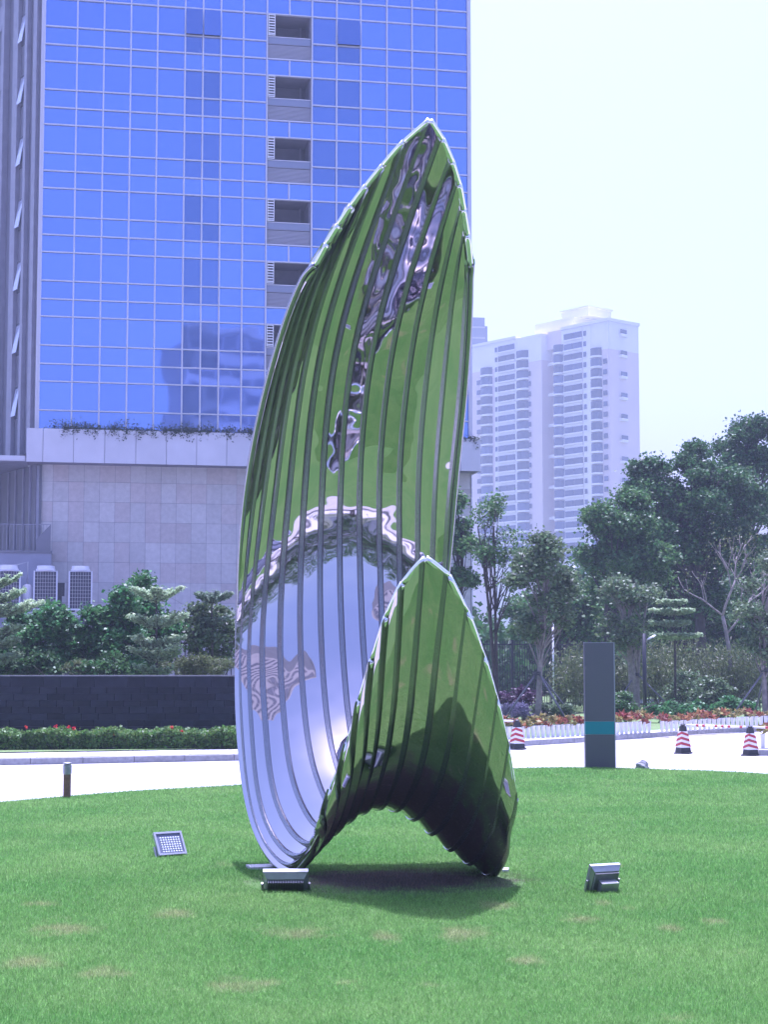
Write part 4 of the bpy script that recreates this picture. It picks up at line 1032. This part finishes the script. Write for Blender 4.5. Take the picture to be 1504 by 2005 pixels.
# ------------------------------------------------------------------ trees and shrubs
def bez(a, b, c, k=6): return [a * (1 - t) ** 2 + b * 2 * t * (1 - t) + c * t * t for t in (i / k for i in range(k + 1))]
def tree(name, label, px, Y, ybase, crowns, leafm, lsize, nclump, per, rc, trunk_r, seed, barkm=None, group=None, fork=0.45, zbase=None, cat='tree', stems=1, lean=0.0, up=.45, shell=.55, limbs=16, aspect=.42, lthin=1.0):
    """crowns: (px, py, half width px, half height px[, depth radius m]) ellipsoids"""
    rng = np.random.default_rng(seed); rr = random.Random(seed); barkm = barkm or M['bark']
    z0 = PAV if zbase is None else zbase
    base = at(px, ybase, Y); base.z = z0; t = thing(name, label, cat, base, 0, group)
    E = []
    for c in crowns:
        p = at(c[0], c[1], Y) - base; s = Y / F; rx, rz = c[2] * s, c[3] * s; ry = c[4] if len(c) > 4 else min(rx, 3.2)
        E.append((p, (rx, ry, rz)))
    tot = sum(e[1][0] * e[1][2] for e in E); cl = []; lobes = []
    for p, r in E:                                                # lobes on the crown, sprays of twigs on each lobe
        k = max(2, int(nclump / 11 * r[0] * r[2] / tot)); c = blob(k, p, r, rng, shell)
        for q in c:
            rl = min(r[0], r[2]) * rng.uniform(.26, .5); lobes.append(Vector(q))
            m_ = int(11 * rng.uniform(.6, 1.4)); d = unit(rng.normal(0, 1, (m_, 3)) + np.array([0, 0, .45])); s_ = q + d * rl * rng.uniform(.6, 1.25, (m_, 1)) * np.array([1.15, 1.15, .85])
            cl += [Vector(x) for x in s_]
    zmin = min(e[0].z - e[1][2] for e in E); zmax = max(e[0].z + e[1][2] for e in E)
    cx = sum(e[0].x * e[1][0] for e in E) / sum(e[1][0] for e in E)
    mb = MB(); tops = []
    for s_ in range(stems):
        off = Vector((rr.uniform(-.15, .15), rr.uniform(-.15, .15), 0)) * (stems > 1)
        zt = zmin + (zmax - zmin) * .72
        tip = Vector((cx * .8 + lean + rr.uniform(-.3, .3) * stems, E[0][0].y + rr.uniform(-.3, .3), zt))
        mid = Vector((cx * .25 + rr.uniform(-.12, .12), rr.uniform(-.1, .1), zt * .5))
        pts = bez(off, mid + off, tip, 9); mb.tube(pts, [trunk_r * (1.15 if i == 0 else 1 - .085 * i) for i in range(10)], 9); tops.append(pts)
    tk = mb.build('trunk', barkm, t, True)
    lb = MB(); order = cl[:]; rr.shuffle(order); order = lobes[:limbs] + order[:limbs]; limbs *= 2
    for c in order[:limbs]:
        pts = rr.choice(tops); zz = max(zmin * fork, min(c.z - .3, pts[-1].z)) * rr.uniform(.6, .95)
        i = min(range(len(pts)), key=lambda q: abs(pts[q].z - zz)); a = pts[i]
        m_ = a.lerp(c, .5) + Vector((rr.uniform(-.2, .2), rr.uniform(-.2, .2), .18 * (c - a).length * rr.uniform(-.2, 1)))
        r0 = trunk_r * (1 - .085 * i) * rr.uniform(.35, .6); lb.tube(bez(a, m_, c, 6), [r0 * (1 - .14 * k) for k in range(7)], 6)
        for _ in range(3):
            e = c + Vector((rr.uniform(-1, 1), rr.uniform(-1, 1), rr.uniform(-.3, 1))) * rc * 1.1; s0 = m_.lerp(c, rr.uniform(.2, .9))
            lb.tube([s0, s0.lerp(e, .5) + Vector((0, 0, .05)), e], [r0 * .3, r0 * .2, r0 * .1], 4)
    lb.build('branches', barkm, t, True)
    P = []
    for c in cl:
        k = int(per * rr.uniform(.5, 1.4)); r = rc * rr.uniform(.6, 1.3)
        P.append(np.array(c) + rng.normal(0, 1, (k, 3)) * np.array([r, r, r * .7]) * .42)
    P = np.concatenate(P); inst('crown', quads('crown', leaves(P, lsize, up, aspect, .12, rng), leafm), t); return t
def props(px, py, Y, ybase, feet, label):
    """three stakes leaning on a young tree"""
    b = at(px, ybase, Y); b.z = PAV; t = thing('tree_props', label, 'tree stake', b)
    topp = at(px, py, Y) - b
    for fx, fy in feet:
        q = at(fx, ybase, Y) - b; q.z = 0; q.y = fy
        MB().tube([q, topp + Vector((0, 0, .05))], .026, 8).build('stake', M['stake'], t, True)
    MB().lathe([(.12, topp.z - .05), (.12, topp.z + .05)], 10).build('strap', M['rubber'], t)

# big trees on the right, back to front
BG = 'large trees on the right'
tree('broadleaf_tree', 'tallest dark broadleaf tree, its crown running off the right edge', 1460, 78, 1372, [(1462, 880, 50, 60), (1490, 960, 80, 90), (1430, 1010, 60, 70), (1500, 1100, 70, 90), (1455, 845, 30, 28)], M['leaf_dark'], .15, 420, 130, .55, .34, 11, group=BG, shell=.75, limbs=30)
tree('broadleaf_tree', 'big dark broadleaf tree with twin trunks right of the totem', 1382, 70, 1378, [(1365, 905, 42, 36), (1330, 960, 85, 60), (1258, 935, 48, 26), (1400, 1000, 90, 80), (1330, 1060, 90, 80), (1400, 1120, 80, 70), (1290, 1000, 60, 50)], M['leaf_dark'], .14, 540, 130, .5, .30, 12, group=BG, shell=.75, stems=2, limbs=34)
tree('broadleaf_tree', 'rounded mid-green broadleaf tree above the totem', 1178, 64, 1382, [(1175, 1050, 38, 62), (1215, 1020, 55, 50), (1200, 1120, 55, 75), (1250, 1090, 55, 70), (1230, 985, 36, 34)], M['leaf_mid'], .125, 390, 120, .45, .2, 13, group=BG, shell=.75, limbs=24)
tree('broadleaf_tree', 'dark broadleaf tree in the thicket behind the layered tree', 1310, 74, 1375, [(1310, 1170, 90, 70), (1250, 1200, 60, 60), (1400, 1210, 80, 60), (1480, 1200, 60, 70)], M['leaf_dark'], .15, 330, 110, .6, .22, 14, group=BG, limbs=20)
tree('broadleaf_tree', 'dark green tree against the tower, right of the tall leaf tip', 893, 60, 1385, [(905, 1010, 40, 52), (890, 1075, 52, 60), (915, 1120, 36, 40)], M['leaf_mid'], .12, 130, 150, .38, .13, 15, limbs=16)
tree('broadleaf_tree', 'dim mid-green tree filling the gap behind the staked tree left of the totem', 1100, 72, 1380, [(1095, 1180, 70, 60), (1010, 1220, 50, 45), (1140, 1230, 50, 55)], M['leaf_mid'], .15, 260, 100, .55, .18, 20, limbs=16)
YG = 'young staked trees left and right of the totem'
tree('young_tree', 'slender airy young tree nearest the steel leaf, its thin trunk forked', 976, 50, 1395, [(975, 1050, 52, 55), (950, 1100, 40, 45), (1000, 1110, 40, 50), (970, 1010, 35, 30)], M['leaf_mid'], .085, 95, 34, .36, .075, 16, group=YG, stems=2, limbs=40, fork=.7)
tree('young_tree', 'grey-green staked young tree left of the totem', 1053, 48.5, 1414, [(1070, 1110, 58, 72), (1040, 1160, 50, 62), (1095, 1170, 40, 60), (1060, 1070, 36, 36), (1030, 1210, 40, 40)], M['leaf_grey'], .11, 190, 52, .36, .10, 17, M['bark_pale'], group=YG, limbs=34, fork=.6)
tree('young_tree', 'grey-green staked young tree with steep forked branches right of the totem', 1246, 56, 1396, [(1220, 1180, 50, 45), (1265, 1170, 45, 45), (1235, 1225, 55, 45), (1205, 1240, 30, 30)], M['leaf_grey'], .12, 150, 42, .36, .12, 18, M['bark_pale'], group=YG, stems=3, limbs=30, fork=.6)
tree('young_tree', 'grey staked young tree cut by the right edge of the picture', 1500, 50, 1412, [(1500, 1160, 60, 60), (1470, 1210, 45, 50), (1510, 1250, 40, 50)], M['leaf_grey'], .11, 130, 40, .36, .10, 19, M['bark_pale'], group=YG, limbs=26)
props(1053, 1318, 48.5, 1412, ((975, -.4), (1112, -.8), (1140, .5)), 'grey stakes propping the young tree left of the totem')
props(1246, 1320, 56, 1396, ((1190, -.3), (1228, .8), (1328, -.4)), 'grey stakes propping the young tree right of the totem')
props(1500, 1312, 50, 1410, ((1418, -.3), (1485, .8), (1545, -.3)), 'grey stakes propping the young tree at the right edge')
# half bare pale-barked tree
def bare_tree():
    Y = 60; b = at(1432, 1380, Y); b.z = PAV; t = thing('bare_tree', 'half-bare tree with pale forking branches near the right edge', 'tree', b); rr = random.Random(4); mb = MB(); tips = []
    P = lambda x, y, d=0: at(x, y, Y + d) - b
    def grow(a, d, L, r, lv):
        e = a + d * L; m_ = a.lerp(e, .5) + Vector((rr.uniform(-1, 1), rr.uniform(-1, 1), rr.uniform(-.4, .4))) * L * .10
        mb.tube(bez(a, m_, e, 4), [r, r * .92, r * .84, r * .76, r * .66], 6)
        if lv == 0: tips.append(e); return
        for _ in range(3 if lv > 1 else 2): grow(a.lerp(e, rr.uniform(.6, 1)), (d + Vector((rr.uniform(-.75, .75), rr.uniform(-.6, .6), rr.uniform(-.1, .55)))).normalized(), L * rr.uniform(.55, .85), r * .6, lv - 1)
    mb.tube(bez(P(1432, 1380), P(1436, 1290), P(1415, 1205), 6), [.10, .095, .09, .08, .07, .065, .06], 8)
    grow(P(1415, 1205), Vector((.35, 0, .9)).normalized(), 1.35, .05, 3); grow(P(1415, 1205), Vector((-.75, 0, .6)).normalized(), 1.0, .04, 2); grow(P(1424, 1240), Vector((.6, .2, .8)).normalized(), 1.6, .045, 3)
    mb.build('trunk', M['bark_pale'], t, True)
    C = np.concatenate([np.array(c) + RNG.normal(0, .3, (16, 3)) for c in tips]); inst('crown', quads('crown', leaves(C, .08, .4, .3), M['leaf_bamboo']), t)
bare_tree()
# layered variegated trees
def layered(px, ybase, Y, tiers, leafm, label, seed, lsize=.075, dens=1.0, group='pale layered trees', barkm=None, slope=.26):
    """tiers: (py, left px, right px) flat fans of foliage"""
    rr = random.Random(seed); rng = np.random.default_rng(seed); b = at(px, ybase, Y); b.z = PAV; t = thing('layered_tree', label, 'tree', b, 0, group)
    ztop = at(px, tiers[0][0], Y).z - PAV; mb = MB(); P = []
    mb.tube([(0, 0, -.05), (.03, 0, ztop * .5), (0, 0, ztop + .1)], [.05, .04, .014], 8)
    mb.build('trunk', barkm or M['bark'], t, True); lb = MB()
    for py, lx, rx in tiers:
        zc = at(px, py, Y).z - PAV; L, Rr = (px - lx) * Y / F, (rx - px) * Y / F
        nb = 15
        for k in range(nb):
            th = 2 * math.pi * (k + rr.uniform(-.3, .3)) / nb; c_, s_ = math.cos(th), math.sin(th)
            ln = (Rr if c_ > 0 else L) * abs(c_) + .8 * min(L, Rr) * (1 - abs(c_)); ln *= rr.uniform(.5, 1.08)
            e = Vector((c_ * ln, s_ * ln * .8, zc + slope * ln * rr.uniform(.7, 1.3))); a = Vector((0, 0, zc - .12)); m_ = a.lerp(e, .55) + Vector((0, 0, -.05 * (slope > .1)))
            pts = bez(a, m_, e, 6); lb.tube(pts, [.014, .012, .010, .009, .007, .005, .003], 5)
            n_ = int(330 * dens * ln)
            f = rng.uniform(.12, 1, n_) ** .8; q = np.array([tuple(pts[0].lerp(pts[-1], 0)) for _ in range(1)])
            f2 = f[:, None]; base = (1 - f2) ** 2 * np.array(a) + 2 * f2 * (1 - f2) * np.array(m_) + f2 ** 2 * np.array(e)
            side = np.array([-s_, c_, 0]); P.append(base + np.outer(rng.normal(0, 1, n_) * (.05 + .17 * f) * ln * .55, side) + np.stack([0 * f, 0 * f, rng.normal(.02, .028, n_)], 1))
    lb.build('branches', barkm or M['bark'], t, True)
    inst('crown', quads('crown', leaves(np.concatenate(P), lsize, .9, .42, .1, rng), leafm), t)
layered(1322, 1385, 54.5, [(1178, 1284, 1348), (1196, 1270, 1370), (1219, 1276, 1354), (1244, 1264, 1378)], M['leaf_pale'], 'pale green layered tree with flat tiers right of the lamp post', 21, .09, 2.0, slope=.0)
layered(304, 1335, 40.2, [(1168, 252, 370), (1222, 240, 388), (1262, 242, 368), (1286, 246, 382), (1318, 262, 352)], M['leaf_pale'], 'pale layered tree with drooping tiers in the middle of the shrubs above the slate wall', 22)
layered(-8, 1335, 40.0, [(1140, -50, 36), (1172, -60, 58), (1200, -70, 84), (1240, -60, 52), (1262, -70, 44), (1292, -60, 44)], M['leaf_pale'], 'pale layered tree cut by the left edge of the picture', 23)
layered(413, 1335, 43.0, [(1172, 362, 456), (1218, 390, 470)], M['leaf_pale2'], 'dull green layered tree right of the pale one, beside the steel leaf', 24, .07, .9)

# shrubs behind the slate wall
SG = 'leafy shrubs above the slate wall'
def shrub(name, label, px, Y, ybase, crowns, leafm, lsize, nclump, per, rc, seed, group=SG, stems=4, aspect=.36, up=.5, cat='shrub'):
    return tree(name, label, px, Y, ybase, crowns, leafm, lsize, int(nclump * 3.2), int(per * .8), rc * 1.25, .022, seed, M['bark'], group, .2, None, cat, stems, 0, up, .35, 14, aspect)
shrub('leafy_shrub', 'dark leafy shrub under the two left air conditioning units', 70, 42, 1335, [(60, 1240, 52, 48), (100, 1225, 50, 32), (60, 1290, 70, 40)], M['leaf_shrub'], .12, 120, 36, .2, 31)
shrub('leafy_shrub', 'dark leafy shrub under the rightmost air conditioning unit', 135, 43, 1335, [(140, 1250, 36, 36), (130, 1290, 60, 36)], M['leaf_shrub'], .12, 80, 36, .2, 32)
shrub('leafy_shrub', 'tall bright leafy shrub left of the central pale tree', 232, 42.5, 1335, [(232, 1185, 26, 34), (210, 1230, 42, 45), (255, 1220, 36, 48), (225, 1285, 62, 42)], M['leaf_shrub'], .12, 150, 36, .2, 33)
shrub('leafy_shrub', 'tall leafy shrub with twiggy top behind the central pale tree', 285, 43.5, 1335, [(283, 1160, 26, 28), (300, 1195, 28, 26), (290, 1260, 52, 60)], M['leaf_shrub'], .11, 110, 32, .2, 34, stems=9)
shrub('leafy_shrub', 'dull leafy shrub beside the steel leaf in front of the picket fence', 415, 43.6, 1335, [(410, 1205, 36, 26), (420, 1255, 46, 48), (350, 1215, 30, 16)], M['leaf_grey'], .10, 110, 34, .2, 35, stems=7)
shrub('feathery_shrub', 'feathery yellow-green shrub at the foot of the picket fence', 410, 41, 1335, [(412, 1302, 48, 18), (360, 1310, 40, 14)], M['leaf_bamboo'], .09, 70, 46, .16, 36, aspect=.12, up=.1)
shrub('feathery_shrub', 'small yellow-green shrub low in the dark shrubs', 150, 40.6, 1335, [(150, 1310, 18, 18)], M['leaf_bamboo'], .09, 18, 46, .14, 37, aspect=.14, up=.1)
shrub('leafy_shrub', 'dark shrub low at the left end above the slate wall', 20, 41, 1335, [(10, 1300, 50, 24), (80, 1308, 50, 18), (190, 1306, 50, 20)], M['leaf_dark'], .11, 100, 36, .2, 38)
# planting on the right
RGp = 'shrubs along the right kerb'
shrub('round_shrub', 'round dark green shrub against the right edge of the totem', 1222, 50, 1409, [(1222, 1383, 20, 24, .3)], M['leaf_mid'], .07, 60, 44, .12, 51, RGp, aspect=.4)
shrub('flowering_shrub', 'grey-green shrub with a few red flowers right of the lamp post', 1393, 52, 1400, [(1395, 1368, 34, 30, .5), (1370, 1385, 20, 18, .4)], M['leaf_grey'], .10, 80, 40, .16, 52, RGp)
shrub('grey_shrub', 'thin grey shrub in front of the fence between lamp post and flowering shrub', 1330, 56, 1388, [(1335, 1350, 28, 32, .5)], M['leaf_grey'], .09, 50, 24, .2, 53, RGp)
shrub('purple_shrub', 'dark purple-leaved shrub at the foot of the staked tree', 1040, 52, 1400, [(1035, 1368, 24, 16, .4), (985, 1370, 18, 14, .4)], M['purple_leaf'], .08, 50, 40, .14, 54, RGp)
shrub('purple_flowers', 'bushy lilac-flowered plants left of the totem behind the pots', 1000, 49, 1420, [(1000, 1398, 34, 18, .5), (1050, 1404, 20, 12, .4), (965, 1402, 24, 16, .4)], M['purple'], .045, 90, 70, .12, 55, RGp, aspect=.4)
shrub('flower_bed', 'grey-green flowering plants between the lilac flowers and the totem', 1100, 49, 1418, [(1095, 1398, 40, 14, .5), (1065, 1396, 20, 14, .4)], M['leaf_grey'], .06, 80, 50, .12, 56, RGp)
shrub('ground_cover', 'glossy green low shrubs in a long bed right of the lamp post', 1380, 51, 1410, [(1310, 1393, 40, 15, .6), (1375, 1393, 50, 14, .6), (1440, 1390, 40, 16, .6)], M['leaf_shrub'], .11, 130, 40, .15, 57, RGp)
for i, (x, y) in enumerate(((1391, 1366), (1384, 1372), (1424, 1359), (1375, 1370))):
    pass
# bamboo thickets
BGp = 'bamboo clumps before the fence'
def bamboo(px, w, ytop, Y, label, seed):
    rr = random.Random(seed); rng = np.random.default_rng(seed); b = at(px, 1390, Y); b.z = PAV; t = thing('bamboo_clump', label, 'bamboo', b, 0, BGp); mb = MB(); P = []
    H = at(px, ytop, Y).z - PAV; s = Y / F
    for _ in range(26):
        x = rr.uniform(-w, w) * s; y = rr.uniform(-.7, .7); h = H * rr.uniform(.6, 1.05); lx = rr.uniform(-.5, .5)
        pts = bez(Vector((x, y, 0)), Vector((x, y, h * .6)), Vector((x + lx, y + rr.uniform(-.4, .4), h)), 6); mb.tube(pts, [.014, .013, .012, .010, .008, .006, .003], 5)
        n_ = 130; f = rng.uniform(.22, 1, n_); q = np.array([tuple(p) for p in pts]); i = np.minimum((f * 6).astype(int), 5); u = (f * 6 - i)[:, None]
        P.append(q[i] * (1 - u) + q[i + 1] * u + rng.normal(0, 1, (n_, 3)) * np.array([.22, .22, .12]))
    mb.build('stems', M['leaf_bamboo'], t, True)
    P = np.concatenate(P); ax = np.tile(np.array([0, 0, -1.0]), (len(P), 1)) + rng.normal(0, .5, (len(P), 3)); inst('foliage', quads('foliage', leaves(P, .17, .0, .10, .03, rng, ax * 1.5), M['leaf_bamboo']), t)
for i, (x, w, y, Y, lab) in enumerate(((1285, 34, 1262, 59, 'bamboo clump just right of the lamp post'), (1340, 36, 1250, 60.5, 'bamboo clump under the layered tree'), (1400, 38, 1256, 61, 'bamboo clump behind the flowering shrub'),
        (1460, 36, 1262, 60, 'bamboo clump near the right edge'), (1120, 26, 1262, 60, 'bamboo clump between the staked tree and the totem'), (1210, 22, 1285, 61, 'bamboo clump right behind the totem'))): bamboo(x, w, y, Y, lab, 70 + i)
# distant band of woodland behind the fence
def wood_band():
    P = []
    for px in range(880, 1620, 9):
        Y = 92 + random.uniform(-6, 6); yt = 1200 + 40 * math.sin(px * .021) + random.uniform(-30, 30)
        if px > 1120: yt -= 60
        for _ in range(5):
            c = at(px + random.uniform(-8, 8), random.uniform(yt, 1360), Y + random.uniform(-3, 3)); P.append(np.array(c) + RNG.normal(0, .62, (95, 3)))
    tag(inst('distant_woodland', quads('distant_woodland', leaves(np.concatenate(P), .34, .4, .45), M['leaf_dark'])), 'dark mass of distant foliage behind the fence on the right', 'woodland', None, 'stuff')
wood_band()

# ------------------------------------------------------------------ what stands behind the camera, seen mirrored in the steel and the glass
def back_tree(x, y, H, label, seed):
    rr = random.Random(seed); rng = np.random.default_rng(seed); t = thing('street_tree', label, 'tree', (x, y, ROAD), 0, 'trees mirrored in the steel leaf'); mb = MB().tube([(0, 0, 0), (.1, 0, H * .4), (0, 0, H * .75)], [.2, .15, .05], 8)
    P = []; lb = MB()
    for c in blob(80, (0, 0, H * .54), (H * .34, H * .3, H * .44), rng, .5):
        lb.tube([(0, 0, H * .42), tuple(c * np.array([.5, .5, .9])), tuple(c)], [.06, .04, .01], 5); P.append(c + rng.normal(0, .6, (60, 3)))
    mb.build('trunk', M['bark'], t, True); lb.build('branches', M['bark'], t, True); inst('crown', quads('crown', leaves(np.concatenate(P), .32, .4, .45, .12, rng), M['leaf_dark']), t)
for i, (x, y, H, lab) in enumerate(((-16, -26, 13, 'leftmost of the trees mirrored as a dark band in the steel leaf'), (-9, -29, 14, 'second tree from the left in the dark mirrored band'), (-2, -27, 12, 'middle tree in the dark mirrored band'), (6, -28, 14.5, 'fourth tree from the left in the dark mirrored band'), (13, -27, 12.5, 'fifth tree from the left in the dark mirrored band'), (21, -24, 13, 'rightmost tree in the dark mirrored band'), (26, -6, 8, 'tree mirrored at the right rim of the steel leaf'), (-24, -8, 8, 'tree mirrored at the left rim of the steel leaf'))): back_tree(x, y, H, lab, 90 + i)
g = MB(); g.add([(-75, -95, -.30), (75, -95, -.30), (75, -33, -.30), (-75, -33, -.30)], [(0, 1, 2, 3)]); struct('plaza', g, M['paver'])
def block(x, y, w, d, h, fl, nb, label, rz=0):
    t = thing('office_block', label, 'building', (x, y, -.3), rz, None)
    MB().box(-w / 2, w / 2, -d / 2, d / 2, 0, h).build('body', M['city'], t); fh = h / fl; bw = w / nb
    ubox('parapet', M['city'], t, -w / 2 - .2, w / 2 + .2, -d / 2 - .2, d / 2 + .2, h + .003, h + .9)
    for f in range(fl):
        ubox('window_band', M['city_glass'], t, -w / 2 + .6, w / 2 - .6, d / 2, d / 2 + .06, f * fh + fh * .35, f * fh + fh * .82)
        for b in range(1, nb): ubox('mullion', M['city'], t, -w / 2 + b * bw - .12, -w / 2 + b * bw + .12, d / 2 + .061, d / 2 + .12, f * fh + fh * .34, f * fh + fh * .83)
block(35, -66, 13, 14, 46, 14, 5, 'pale tower block mirrored in the lower glass panes of the blue tower')
block(-18, -58, 40, 14, 9, 3, 12, 'long low pale building mirrored in the steel leaf')
block(-34, -50, 26, 14, 64, 20, 8, 'tall pale block mirrored as wavy lilac stripes in the lower left of the steel bowl')

# ------------------------------------------------------------------ the hazy air
hz = MB().box(-760, 760, -760, 760, -1.8, 122)
hm = bpy.data.materials.new('haze_air'); hm.use_nodes = True; nt = hm.node_tree; nt.nodes.remove(nt.nodes['Principled BSDF'])
pv_ = nt.nodes.new('ShaderNodeVolumePrincipled'); pv_.inputs['Color'].default_value = (0.72, 0.82, 1.0, 1); pv_.inputs['Density'].default_value = 0.00055; pv_.inputs['Anisotropy'].default_value = 0.1
nt.links.new(pv_.outputs[0], nt.nodes['Material Output'].inputs['Volume'])
tag(hz.build('haze', hm), 'pale blue haze filling the air', 'haze', None, 'stuff')
